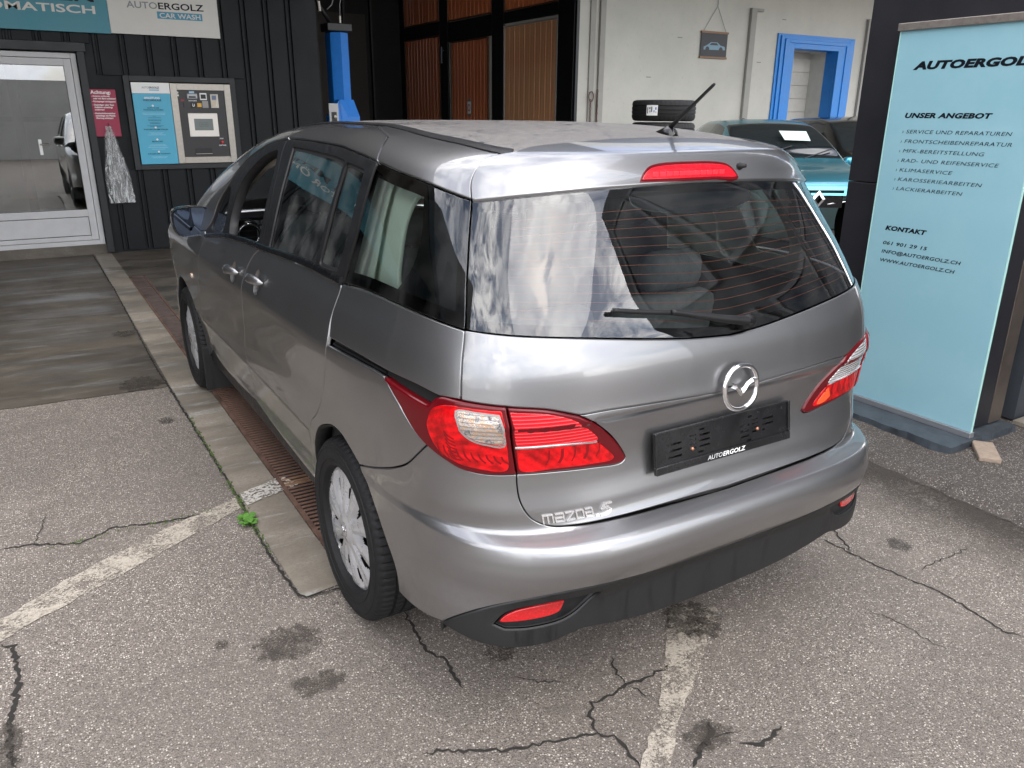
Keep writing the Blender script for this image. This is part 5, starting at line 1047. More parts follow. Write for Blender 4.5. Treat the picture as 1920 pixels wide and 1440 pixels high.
def text3d(name,s,m,parent,height,width,thick,curve,bold=0,shear=0,space=1.0,reso=3):
    """raised letters; curve(x,y,h) places glyph coordinates in space"""
    cu=bpy.data.curves.new('lettering','FONT'); cu.body=s; cu.size=1; cu.offset=bold; cu.shear=shear; cu.space_character=space; cu.resolution_u=reso
    ob=bpy.data.objects.new('tmp',cu); scene.collection.objects.link(ob); dg=bpy.context.evaluated_depsgraph_get(); me=bpy.data.meshes.new_from_object(ob.evaluated_get(dg)); bpy.data.objects.remove(ob)
    v=np.array([p.co for p in me.vertices]); v[:,0]-=v[:,0].min(); W=v[:,0].max(); bm=bmesh.new(); bm.from_mesh(me)
    bmesh.ops.remove_doubles(bm,verts=bm.verts,dist=1e-5); bm.verts.index_update()
    V=np.array([p.co for p in bm.verts]); F=[[q_.index for q_ in f_.verts] for f_ in bm.faces]; E=[(e.verts[0].index,e.verts[1].index) for e in bm.edges if len(e.link_faces)==1]; bm.free(); bpy.data.meshes.remove(me)
    V[:,0]-=V[:,0].min(); x=V[:,0]*width/W; y=V[:,1]*height/.69; n=len(V)
    top=curve(x,y,thick); bot=curve(x,y,0.)
    o=mesh(name,list(top)+list(bot),F+[(a,b,b+n,a+n) for a,b in E],m,parent)
    bm=bmesh.new(); bm.from_mesh(o.data); bmesh.ops.recalc_face_normals(bm,faces=bm.faces); bm.to_mesh(o.data); bm.free(); return o
# ---------------- wheels
def wheel(y,side,turn=0):
    cx=side*.755; W=.102; Rt=.317; sx=side
    prof=[(.2150,W*.66),(.2175,W*.82),(.224,W*.92),(.240,W*.975),(.262,W),(.285,W*.985),(.300,W*.93),(.309,W*.84),(.3125,W*.76),(Rt-.001,W*.66),(Rt,W*.44),(Rt-.008,W*.42),(Rt-.008,W*.34),(Rt,W*.32),(Rt,W*.06),(Rt-.008,W*.04),(Rt-.008,-W*.04),(Rt,-W*.06),(Rt,-W*.32),(Rt-.008,-W*.34),(Rt-.008,-W*.42),(Rt,-W*.44),(Rt-.001,-W*.66),(.309,-W*.84),(.285,-W),(.24,-W),(.205,-W*.8)]
    def mod(r,h,k,j):
        if 8<=j<=22 and r>.309 and k%4==0: return r-.0055
        if j in (7,8) and k%4==0: return r-.004
        return r
    g=MB(); g.lathe([(r,h*sx) for r,h in prof],(cx,y,.316),'x',288,mod); ty=g.build('tyre',M_rubber,None,auto=32)
    # sidewall rings and raised marks
    g=MB(); g.lathe([(.243,sx*(W*.985)),(.245,sx*(W*.985+.0025)),(.2475,sx*(W*.985))],(cx,y,.316),'x',96).lathe([(.283,sx*(W*.985)),(.285,sx*(W*.99+.002)),(.287,sx*(W*.98))],(cx,y,.316),'x',96); g.build('sidewall_rib',M_rubber,ty,auto=40)
    hub=bpy.data.objects.new('wheel',None); link(hub,van); WL[hub.name]=np.zeros(3); ty.parent=hub; 
    for c_ in ty.children: c_.parent=hub
    # cover
    nr,na=22,240; Rc=.2135; Hx=sx*(.842-.755); fv=[];ff=[]; keep=[]
    def hgt(r,a):
        t=r/Rc; u=((math.degrees(a)+turn)%36)/36; big=int(((math.degrees(a)+turn)%360)//36)%2
        d=abs(u-.5)*2   # 0 mid of spoke, 1 at the slot
        h=-.004+.016*math.sqrt(max(0,1-(t*.97)**2))+.004*(1-t)
        h+= -.016*(max(0,d-.40)/.60)**1.3*max(0,min(1,(t-.28)/.15))*max(0,min(1,(.99-t)/.1))
        h+= .004*math.exp(-((u-.5)/.10)**2)*max(0,min(1,(t-.35)/.2))*max(0,min(1,(.95-t)/.1))*(1 if big else -.6)
        if t<.22: h+=.006*(1-(t/.22)**4)
        if t>.955: h-=.006*((t-.955)/.045)**2
        return h
    for i in range(nr+1):
        r=Rc*(i/nr)
        for k in range(na):
            a=2*math.pi*k/na; fv.append((cx+Hx+sx*(hgt(r,a)-.012),y+r*math.cos(a),.316+r*math.sin(a)))
    for i in range(nr):
        for k in range(na):
            rm=(i+.5)/nr; a=math.degrees(2*math.pi*(k+.5)/na)+turn; u=(a%36)/36; big=int((a%360)//36)%2; d=min(u,1-u)*36
            lo,hi=(.46,.82) if not big else (.54,.90)
            side_slot=(u<.5)
            wsl=(6.2 if side_slot else 3.6)*math.sin(math.pi*max(0,min(1,(rm-lo)/(hi-lo))))**.6 if lo<rm<hi else 0
            if d<wsl: continue
            ff.append((i*na+k,i*na+(k+1)%na,(i+1)*na+(k+1)%na,(i+1)*na+k))
    cap=mesh('wheel_cover',fv,ff,M_cap,hub,auto=28)
    bm=bmesh.new(); bm.from_mesh(cap.data); bmesh.ops.recalc_face_normals(bm,faces=bm.faces); bm.to_mesh(cap.data); bm.free()
    g=MB(); g.lathe([(.0001,Hx-sx*.035),(.205,Hx-sx*.035),(.213,Hx-sx*.012),(.2155,Hx-sx*.010),(.2155,Hx-sx*.02)],(cx,y,.316),'x',64); g.build('steel_rim',M_cavity,hub)
    g=MB(); g.lathe([(.2115,Hx-sx*.016),(.2135,Hx-sx*.0115),(.2155,Hx-sx*.015)],(cx,y,.316),'x',96); g.build('cover_edge',M_chrome if side<0 else M_cap,hub,smooth=True)
    # small centre badge: ring with a V
    g=MB(); pr=[]; 
    g.lathe([(.021,Hx+sx*.0085),(.0235,Hx+sx*.0105),(.026,Hx+sx*.0085)],(cx,y,.316),'x',40)
    def vv(dy,dz): return (cx+Hx+sx*.0105,y+dy,.316+dz)
    g.tube([vv(-.021,.008),vv(-.010,.004),vv(0,-.008),vv(.010,.004),vv(.021,.008)],.0022,6); g.build('cover_badge',M_chrome,hub,smooth=True)
    g=MB(); g.box((cx-sx*.05,y-.12,.2),(cx-sx*.12,y+.12,.43),bev=.03); g.build('brake_drum',M_cavity,hub)
    return hub
for y in (0,2.75):
    for s_ in (-1,1): wheel(y,s_,turn=10 if y==0 else 25)
# wheel wells, floor, cabin
g=MB()
for y in (0,2.75):
    for s_ in (-1,1):
        n=20; a=np.linspace(.06*math.pi,.98*math.pi,n); v=[]
        for xx in (s_*.80,s_*.50): v+=[(xx,y+.415*math.cos(t),.316+.415*math.sin(t)) for t in a]
        g.add(v,[(i,i+1,i+1+n,i+n) for i in range(n-1)]); g.add([(s_*.50,y-.40,.32),(s_*.50,y+.40,.32),(s_*.50,y+.40,.75),(s_*.50,y-.40,.75)],[(0,1,2,3)])
o=g.build('wheel_liner',M_cavity,van); o['kind']='stuff'
g=MB(); g.box((-.64,.46,.27),(.64,2.3,.36)).box((-.49,-.62,.34),(.49,3.4,.42)); g.build('underbody',M_cavity,van)
g=MB(); g.tube([(-.44,-.30,.27),(-.44,-.74,.262)],.026,12); g.build('exhaust_pipe',M_cavity,van)
# mud flap behind the front wheel
for xf in (-.75,.75):
    g=MB(); g.box((xf-.11,2.33,.10),(xf+.11,2.345,.36),bev=.004); g.build('mud_flap',M_plastic,van)
# cabin lining: dark below the belt, pale trim round the rear windows
def PI_(d):
    def PF(s,v):
        p=P(s,v); x=p[...,0]; sc=np.clip(1-d/np.maximum(np.abs(x),.25),.2,1); y=p[...,1]+d*np.clip(-(y_:=p[...,1])-.3,0,.4)/.4*1.2
        return np.stack([x*sc,y,p[...,2]-.0*p[...,2]],-1)
    return PF
for s_ in (-1,1):
    S=lambda c:[(-s_*a,b) for a,b in c] if s_==1 else c
    S=(lambda c:c) if s_==-1 else (lambda c:[(-a,b) for a,b in c])
    hole=[(-.98,1.44),(-.955,1.36),(-.985,1.27),(-1.06,1.20),(-1.15,1.195),(-1.24,1.20),(-1.24,1.30),(-1.215,1.38),(-1.17,1.44),(-1.10,1.46)]; H_=chain(S(hole),S([hole[-1],hole[0]]))
    tr_=[(-.90,1.15),(-1.46,1.16),(-1.41,1.30),(-1.36,1.49),(-.90,1.50)]; panel('quarter_trim',chain(S(tr_),S([tr_[-1],tr_[0]])),M_trim,van,off=-.075,lip=.012,rnd=.006,gap=0,holes=[H_])
    lo_=[(-.86,.45),(-2.5,.45),(-3.9,.45),(-3.9,1.10),(-2.4,1.10),(-1.5,1.12),(-.86,1.10)]; panel('cabin_lining',chain(*[S([lo_[i],lo_[(i+1)%7]]) for i in range(7)]),M_inner,van,off=-.07,lip=.002,gap=0,ds=.08,dv=.06)
    up_=[(-1.50,1.52),(-2.45,1.52),(-2.95,1.50),(-3.3,1.40),(-3.6,1.28),(-3.6,1.60),(-2.6,1.60),(-1.5,1.58)]; panel('roof_lining_side',chain(*[S([up_[i],up_[(i+1)%8]]) for i in range(8)]),M_trimb,van,off=-.06,lip=.002,gap=0,ds=.08,dv=.03)
    # pillars
    for a,b,m_ in ((-1.58 if s_<0 else -1.76,-1.40,M_trim),(-2.46,-2.38,M_inner)):
        pp_=[(a-.04,1.12),(b-.0,1.12),(b+.10,1.52),(a+.06,1.52)]; panel('pillar_trim',chain(*[S([pp_[i],pp_[(i+1)%4]]) for i in range(4)]),m_,van,off=-.055,lip=.004,gap=0)
    # inner A-pillar trim seen through the open window
    X,Nn=evalN(P,np.array(S([(-3.30,1.22),(-3.22,1.32),(-3.08,1.405),(-2.90,1.465),(-2.65,1.50)]))); g=MB(); g.tube([x_-n_*.075 for x_,n_ in zip(X,Nn)],[.016,.017,.018,.018,.018],8); g.build('pillar_trim',M_trimb,van,smooth=True)
hl_=sym(chain([(0,-.30),(-.45,-.28)],[(-.45,-.28),(-.52,0),(-.52,1.5)],[(-.52,1.5),(0,1.7)])); panel('headlining',hl_,M_trimb,PF=PR,off=-.05,gap=0,lip=.002,ds=.1,dv=.12)
g=MB(); g.box((-.70,-.62,.38),(.70,2.9,.42)); g.build('cabin_floor',M_inner,van)
g=MB(); g.box((-.60,-.78,.42),(.60,-.66,.95)).box((-.62,-.66,.42),(-.56,-.2,.9)).box((.56,-.66,.42),(.62,-.2,.9)); g.build('boot_lining',M_inner,van)
def seat(x,y,w,hb,hh=True,m=M_seat,rec=.10):
    s0=bpy.data.objects.new('seat',None); link(s0,van); WL[s0.name]=np.zeros(3)
    g=MB(); g.box((x-w/2,y,.62),(x+w/2,y+.48,.78),bev=.05); g.build('seat_cushion',m,s0,auto=60)
    g=MB(); g.box((x-w/2,-.06,0),(x+w/2,.06,hb-.66),bev=.05); g.v=[(a,y-.02+b-rec*c_,.68+c_) for a,b,c_ in g.v]; g.build('seat_back',m,s0,auto=60)
    if hh:
        g=MB(); z=hb+.10; g.box((x-.125,-.05,-.07),(x+.125,.05,.07),bev=.045); g.v=[(a,y-.02+b-rec*(hb-.56),z+c_) for a,b,c_ in g.v]; g.build('headrest',m,s0,auto=60)
        g=MB(); yy_=y-.02-rec*(hb-.6)
        for dx in (-.05,.05): g.tube([(x+dx,yy_,hb-.05),(x+dx,yy_,hb+.06)],.006,6)
        g.build('headrest_post',M_chrome,s0)
for x in (-.33,.33): seat(x,1.62,.50,1.16,rec=.22)
for x in (-.36,.36): seat(x,.72,.52,1.12,rec=.20)
for x in (-.27,.27): seat(x,-.18,.44,1.04,rec=.16)
g=MB(); g.box((-.66,2.25,.70),(.66,2.75,.98),bev=.06); ds_=g.build('dashboard',mat('dash_grey',(.05,.05,.052),.5),van,auto=50)
def cylY(c,r,h,n=28): g=MB(); g.lathe([(.0001,-h),(r,-h),(r,0)],c,'y',n); return g
g=MB(); g.lathe([(.075,.0),(.072,-.05),(.055,-.075),(.050,-.070)],(-.60,2.10,1.028),'y',32); dv_=g.build('air_vent_pod',M_gloss,van,smooth=True)
g=MB(); g.lathe([(.048,-.078),(.053,-.083),(.058,-.078)],(-.60,2.10,1.028),'y',40); g.build('vent_ring',M_chrome,dv_,smooth=True)
g=MB(); 
for dz in (-.02,.015): g.box((-.645,2.035,1.026+dz),(-.555,2.045,1.030+dz))
g.box((-.648,2.05,.98),(-.552,2.06,1.076)); g.build('vent_louvre',M_inner,dv_)
g=MB(); g.tube([(-.33+.185*math.cos(a),1.98+.05*math.sin(a),.98+.175*math.sin(a)) for a in np.linspace(0,6.283,40)],.015,8,False); g.build('steering_wheel',M_inner,van,smooth=True)
# ---------------- door mirrors
for s_ in (-1,1):
    mir_=bpy.data.objects.new('door_mirror',None); link(mir_,van); WL[mir_.name]=np.zeros(3)
    out=[(-.5,.18),(-.44,.42),(-.28,.5),(.30,.5),(.46,.40),(.5,.15),(.42,-.28),(.30,-.48),(.1,-.5),(-.30,-.5),(-.42,-.40),(-.5,-.05)]
    out=[tuple(p) for p in cr_(out+[out[0]],step=.08)][:-1]; cx_,cz_=s_*.882,1.115; w_,h_=.185,.142
    def ringm(k,y,dx=0): return [(cx_+s_*(-a)*w_*k*(1)+dx,y,cz_+b*h_*k) for a,b in out]
    n=len(out); v=ringm(.93,2.045)+ringm(.955,1.985)+ringm(1.0,1.978)+ringm(1.03,2.02)+ringm(.98,2.08,0)+ringm(.75,2.14)+ringm(.35,2.17)
    f_=[(k*n+i,k*n+(i+1)%n,(k+1)*n+(i+1)%n,(k+1)*n+i) for k in range(6) for i in range(n)]+[[6*n+i for i in range(n)]]
    o=mesh('mirror_housing',v,f_,M_gloss if s_<0 else M_paint,mir_,auto=60); bm=bmesh.new(); bm.from_mesh(o.data); bmesh.ops.recalc_face_normals(bm,faces=bm.faces); bm.to_mesh(o.data); bm.free()
    v=[(p[0],2.013+s_*(-1)*.07*(p[0]-cx_)*1,p[2]) for p in ringm(.925,2.0)]; mesh('mirror_glass',v,[list(range(n))],mat('mirror_glass',(.10,.12,.16),.01,metal=1),mir_)
    v=ringm(1.012,1.99)+ringm(1.035,2.02)+ringm(1.0,2.085)+ringm(.77,2.145); 
    g=MB(); g.prism([(s_*.80,2.01,1.055),(s_*.765,1.98,1.10),(s_*.765,2.10,1.13),(s_*.80,2.08,1.09)],(-s_*-.03,0,-.03)); g.box((min(s_*.74,s_*.82),2.0,1.03),(max(s_*.74,s_*.82),2.09,1.09),bev=.02); g.build('mirror_foot',M_frame,mir_)
# ---------------- door handles
def handle(s0,v0,parent=van):
    for sg_ in (1,-1):
        hd=bpy.data.objects.new('door_handle',None); link(hd,parent); WL[hd.name]=np.zeros(3)
        n=22; rows=[]
        ctr=np.array([[sg_*s0+sg_*(k/(n-1)-.5)*-.175,v0+.010*math.sin(k/(n-1)*math.pi)-.012*(k/(n-1)-.5)] for k in range(n)]); X,Nn=evalN(P,ctr)
        t=np.gradient(X,axis=0); t/=np.linalg.norm(t,axis=1,keepdims=True); up=np.cross(Nn,t); v=[]; m_=12
        for k in range(n):
            u=k/(n-1); lift=.030*math.sin(math.pi*min(1,max(0,u)))**.55+.002; hh=.0205*(math.sin(math.pi*min(max(u,.001),.999))**.35); th=.013*(math.sin(math.pi*min(max(u,.001),.999))**.4)
            for j in range(m_): a=2*math.pi*j/m_; v.append(X[k]+Nn[k]*(lift+th*math.cos(a))+up[k]*hh*math.sin(a))
        f_=[(k*m_+j,k*m_+(j+1)%m_,(k+1)*m_+(j+1)%m_,(k+1)*m_+j) for k in range(n-1) for j in range(m_)]
        o=mesh('grip',v,f_,M_paint,hd,smooth=True); bm=bmesh.new(); bm.from_mesh(o.data); bmesh.ops.recalc_face_normals(bm,faces=bm.faces); bm.to_mesh(o.data); bm.free()
        # recessed cup behind the grip
        nr=9; na=28; uv=[]; rr_=[]
        for i in range(nr+1):
            for k in range(na):
                a=2*math.pi*k/na; r=i/nr; uv.append([sg_*s0-sg_*.006+r*.0435*math.cos(a),v0-.002+r*.0505*math.sin(a)]); rr_.append(r)
        uv=np.array(uv); rr_=np.array(rr_); X,Nn=evalN(P,uv); X=X-Nn*(.001+.022*np.sqrt(np.clip(1-rr_**2,0,1)))[:,None]
        o=mesh('handle_cup',X,[(i*na+k,i*na+(k+1)%na,(i+1)*na+(k+1)%na,(i+1)*na+k) for i in range(nr) for k in range(na)],M_paint,hd,smooth=True)
handle(-2.346,1.022); handle(-2.729,1.010)
# side repeater lamp
for sg_ in (1,-1):
    o_=[(-sg_*3.80+.035*math.cos(a)*(1 if math.cos(a)<0 else .6),.824+.017*math.sin(a)) for a in np.linspace(0,6.283,21)[:-1]]; panel('side_repeater',np.array(o_),mat('repeater_amber',(.75,.55,.40),.2,coat=1),off=.006,gap=0,lip=.006)
# ---------------- rear badge, emblem, number plate holder
def onbody(s0,v0,ds_=1,tilt=0,off=.002):
    def c_(x,y,h):
        uv=np.stack([s0+x*ds_,v0+y+x*tilt],1); X,Nn=evalN(P,uv); return X+Nn*(off+h)
    return c_
M_badge=mat('badge_silver',(.86,.86,.86),.18,metal=.85)
def strokes(name,glyphs,th,h=.0035,shear=.12):
    mb=MB()
    for (s0,v0,w_,hh,lines) in glyphs:
        for ln in lines:
            for (a,b) in zip(ln,ln[1:]):
                p=np.array([a[0]*w_+shear*a[1]*hh,a[1]*hh]); q2=np.array([b[0]*w_+shear*b[1]*hh,b[1]*hh]); d=(q2-p)/ (np.linalg.norm(q2-p)+1e-9); nn=np.array([-d[1],d[0]])*th/2; p=p-d*th*.45; q2=q2+d*th*.45
                uv=np.array([p+nn,q2+nn,q2-nn,p-nn])+np.array([s0,v0]); X,Nn=evalN(P,uv)
                mb.add(list(X+Nn*.001)+list(X+Nn*h),[(4,5,6,7),(0,1,5,4),(1,2,6,5),(2,3,7,6),(3,0,4,7)])
    return mb.build(name,M_badge,van)
gm=[[(0,0),(0,1),(1,1),(1,0)],[(.5,1),(.5,0)]]; ga_=[[(.05,1),(1,1),(1,0),(0,0),(0,.48),(1,.48)]]; gz_=[[(0,1),(1,1),(0,0),(1,0)]]; gd_=[[(0,0),(0,1),(1,1),(1,0),(0,0)]]
strokes('badge_lettering',[(-.600,.660,.026,.021,gm),(-.566,.660,.0215,.021,ga_),(-.537,.660,.0225,.021,gz_),(-.508,.660,.0195,.021,gd_),(-.481,.660,.0195,.021,ga_)],.0040)
strokes('badge_numeral',[(-.440,.656,.034,.027,[[(1.05,1.),(.42,1.),(.18,.55),(.78,.60),(.92,.42),(.80,.16),(.45,.0),(.05,.0)]]),(-.452,.657,.004,.004,[[(0,.2),(1,.2)]])],.006,shear=.22)
em=bpy.data.objects.new('emblem',None); link(em,van); WL[em.name]=np.zeros(3)
ec=np.array([0.014,-.872,.937]); ex_=np.array([1,0,0]); ez_=np.array([0,.10,1]); ez_/=np.linalg.norm(ez_); en=np.cross(ex_,ez_); en=en if en[1]<0 else -en
n=72; v=[]; prof=[(-.0075,0),(-.006,.006),(-.001,.0085),(.005,.006),(.0068,0)]
for k in range(n):
    a=2*math.pi*k/n; sq=1+.018*math.cos(4*a+math.pi); wk=1+.35*math.sin(a)**2*0
    for d,h in prof: v.append(ec+ex_*((.063+d)*sq*math.cos(a))+ez_*((.063+d)*sq*math.sin(a))+en*(h-.002))
m_=len(prof); o=mesh('emblem_ring',v,[(k*m_+j,((k+1)%n)*m_+j,((k+1)%n)*m_+j+1,k*m_+j+1) for k in range(n) for j in range(m_-1)],M_chrome,em,smooth=True)
bm=bmesh.new(); bm.from_mesh(o.data); bmesh.ops.recalc_face_normals(bm,faces=bm.faces); bm.to_mesh(o.data); bm.free()
wing=[(-.060,.012,-.003),(-.038,.012,-.008),(-.018,.004,-.013),(-.004,-.008,-.022),(0,-.012,-.026)]  # x, upper z, lower z
v=[];up_=[(-.060,.016),(-.040,.0145),(-.020,.006),(-.008,-.006),(0,-.010),(.008,-.006),(.020,.006),(.040,.0145),(.060,.016)]; lw=[(-.060,.002),(-.040,.000),(-.022,-.008),(-.009,-.024),(0,-.032),(.009,-.024),(.022,-.008),(.040,.000),(.060,.002)]
for (a,b),(c_,d) in zip(up_,lw):
    m2=((a+c_)/2,(b+d)/2); 
    for (x,z),h in (((a,b),.001),(m2,.008),((c_,d),.001)): v.append(ec+ex_*x+ez_*(z+.006)+en*h)
mesh('emblem_wing',v,[(3*i+j,3*i+j+1,3*i+j+4,3*i+j+3) for i in range(8) for j in range(2)],M_chrome,em,smooth=False)
# plate holder
ph=bpy.data.objects.new('number_plate_holder',None); link(ph,van); WL[ph.name]=np.zeros(3)
pT=np.array([0,-.8405,.843]); pB=np.array([0,-.8585,.727]); pz=(pT-pB); HL=np.linalg.norm(pz); pz/=HL; px_=np.array([1.,0,0]); pn=np.cross(px_,pz); pn=pn if pn[1]<0 else -pn
def pl_(x,z,d): return pB+px_*(x+.0)+pz*z+pn*d
def pbx(mb,x0,x1,z0,z1,d0,d1,bev=.0):
    q_=MB(); q_.box((x0,z0,d0),(x1,z1,d1),bev=bev); q_.v=[tuple(pl_(a,b,c_)) for a,b,c_ in q_.v]; mb.add(q_.v,q_.f)
M_ph=mat('plate_holder_black',(.010,.010,.011),.25,coat=.4,nscale=12,namt=.3)
rows=[(x0,x1,z) for (x0,x1,zs) in ((-.215,-.165,(.040,.058,.076)),(-.135,-.112,(.050,.062,.074,.086)),(-.100,-.060,(.050,.066,.082)),(.060,.095,(.042,.058,.074)),(.108,.130,(.050,.062,.074,.086)),(.150,.195,(.064,.080)),(-.105,-.085,(.034,)),(-.100,-.080,(.098,)),(.085,.103,(.028,)),(.09,.107,(.098,)),(.150,.160,(.048,))) for z in zs]
xs_=sorted(set([-.2585,.2585]+[r[0] for r in rows]+[r[1] for r in rows]))
gb_=MB()
for a,b in zip(xs_,xs_[1:]):
    zc=[.024]; sl=sorted([r[2] for r in rows if r[0]<=a+1e-6 and r[1]>=b-1e-6])
    z_lo=.024
    for z in sl: pbx(gb_,a,b,z_lo,z-.0028,-.006,-.003); z_lo=z+.0028
    pbx(gb_,a,b,z_lo,HL-.004,-.006,-.003)
gb_.build('holder_plate',M_ph,ph)
g=MB(); pbx(g,-.2625,.2625,.0,.024,-.010,.004,.003); pbx(g,-.2625,-.2545,.0245,HL,-.010,.004,.002); pbx(g,.2545,.2625,.0245,HL,-.010,.004,.002); pbx(g,-.2540,.2540,HL-.005,HL,-.010,.001,.001); g.build('holder_rim',M_ph,ph)
g=MB(); 
for x,z in ((-.127,.049),(.128,.056)): 
    q_=MB(); q_.lathe([(.0001,.002),(.0042,.0018),(.0048,0),(.0048,-.003)],(0,0,0),'z',14); g.add([tuple(pl_(x+a,z+b,c_-.001)) for a,b,c_ in q_.v],q_.f)
g.build('holder_screw',mat('copper_screw',(.55,.26,.17),.35,metal=.6),ph,smooth=True)
def plc(x0): return lambda x,y,h: np.array([pl_(x0+a,.006+b,.0042+h) for a,b in zip(x,y)])
text3d('holder_lettering','AUTO',mat('holder_grey_print',(.55,.56,.57),.5),ph,.0125,.057,.0005,plc(-.077),bold=.0,shear=.2); text3d('holder_lettering','ERGOLZ',M_white,ph,.0125,.090,.0005,plc(-.018),bold=.015,shear=.2)
g=MB()
for x,z in ((-.23,.097),(.23,.10),(-.235,.033),(.225,.035),(-.16,.098),(.13,.105)): 
    q_=MB(); q_.lathe([(.0001,.0),(.004,.0),(.004,-.002)],(0,0,0),'z',10); g.add([tuple(pl_(x+a,z+b,c_-.0025)) for a,b,c_ in q_.v],q_.f)
o=g.build('holder_hole',M_cavity,ph); o['kind']='stuff'
# ---------------- rear wiper
wp=bpy.data.objects.new('rear_wiper',None); link(wp,rw); WL[wp.name]=np.zeros(3)
pth=[(.045,1.104),(-.03,1.118),(-.12,1.137),(-.21,1.155),(-.28,1.163),(-.40,1.178)]
uv=np.array(cr_(pth,step=.012)); X,Nn=evalN(P,uv); n=len(uv); g=MB(); 
k1=int(n*.60)
g.tube([X[i]+Nn[i]*(.028-.006*i/n) for i in range(k1)],[.0135-.0065*i/k1 for i in range(k1)],10); g.build('wiper_arm',M_frame,wp,smooth=True)
g=MB(); g.tube([X[i]+Nn[i]*.016 for i in range(int(n*.42),n)],[.0065]*(n-int(n*.42)),8); g.build('wiper_frame',M_frame,wp,smooth=True)
g=MB(); g.tube([X[i]+Nn[i]*.006 for i in range(int(n*.42),n)],[.0035]*(n-int(n*.42)),6); g.build('wiper_blade',M_rub2,wp,smooth=True)
g=MB(); p0=X[0]; g.tube([p0-Nn[0]*.005,p0+Nn[0]*.030,p0+Nn[0]*.038],[.020,.019,.012],18); g.build('wiper_pivot',M_frame,wp,smooth=True)
# ---------------- roof antenna
an=bpy.data.objects.new('roof_antenna',None); link(an,van); WL[an.name]=np.zeros(3)
b0=np.array([.135,-.36,1.588]); tip=np.array([.10,-.585,1.727])
g=MB(); sec=[]; 
for k,(yy_,w_,h_) in enumerate(((-.30,.004,.000),(-.32,.018,.010),(-.35,.024,.020),(-.375,.024,.030),(-.395,.020,.020),(-.405,.012,.004))):
    sec.append([(b0[0]+w_*math.cos(a),yy_,b0[2]-.008+(h_+.006)*max(0,math.sin(a))) for a in np.linspace(0,math.pi,9)])
v=[p for s in sec for p in s]; g.add(v,[(i*9+j,i*9+j+1,(i+1)*9+j+1,(i+1)*9+j) for i in range(5) for j in range(8)]); g.build('antenna_base',M_gloss,an,auto=50)
g=MB(); st_=b0+np.array([0,-.015,.018]); g.tube([st_,st_+(tip-st_)*.3,st_+(tip-st_)*.97,tip],[.0075,.0055,.0048,.004],10); g.build('antenna_rod',M_frame,an,smooth=True)
# ================================================================== stack of tyres
random.seed(5)
for k in range(8):
    z=.036+k*.2205; cx_,cy_=4.30+random.uniform(-.012,.012),4.35+random.uniform(-.012,.012)
    lab=('new black tyre with a white paper label on its tread, topmost of the stack' if k==7 else 'black tyre %s in the tall stack behind the roof aerial'%(['lowest','second from the bottom','third from the bottom','fourth from the bottom','fifth from the bottom','third from the top','second from the top'][k]))
    t=thing('tyre',lab,'tyre',(cx_,cy_,z),'tyres stacked behind the minivan')
    prof=[(.205,0.01),(.235,.0),(.29,.0),(.318,.012),(.328,.035),(.330,.06),(.324,.064),(.324,.070),(.330,.074),(.331,.10),(.325,.103),(.325,.109),(.331,.112),(.330,.14),(.324,.144),(.324,.150),(.330,.154),(.328,.178),(.318,.198),(.29,.207),(.235,.207),(.205,.195),(.20,.1),(.205,.01)]
    def mod(r,h,kk,j): return r-.006 if (r>.312 and kk%3==0 and (h<.05 or h>.16)) else r
    g=MB(); g.lathe(prof,(cx_,cy_,z),'z',132,mod); g.build('tyre_body',M_rubber,t,auto=35)
    if k==7:
        az0=math.atan2(-2.286-cy_,-1.588-cx_)-.36; v=[];F=[]
        for i in range(9):
            a=az0+(i/8-.5)*.36*-1
            for h in (.055,.155): v.append((cx_+.3335*math.cos(a),cy_+.3335*math.sin(a),z+h))
        F=[(2*i,2*i+1,2*i+3,2*i+2) for i in range(8)]; lb_=mesh('tyre_label',v,F,M_label,t)
        def lc_(u,w_): a=az0-(u-.5)*.36*-1*-1; return (cx_+.3345*math.cos(az0+(.5-u)*-.36*-1),cy_+.3345*math.sin(az0+(.5-u)*-.36*-1),z+.055+w_*.10)
        for (u0,u1,w0,w1,m_) in ((.10,.22,.55,.8,mat('label_blue',(.1,.2,.5),.5)),(.26,.36,.3,.5,mat('label_blue2',(.15,.25,.5),.5)),(.48,.56,.35,.85,M_txtd),(.62,.72,.3,.5,M_txtg),(.86,.93,.2,.8,M_txtd),(.10,.18,.25,.4,mat('label_orange',(.7,.3,.1),.5)),(.62,.78,.6,.8,M_txtg)):
            mesh('label_print',[lc_(u0,w0),lc_(u1,w0),lc_(u1,w1),lc_(u0,w1)],[(0,1,2,3)],m_,lb_)
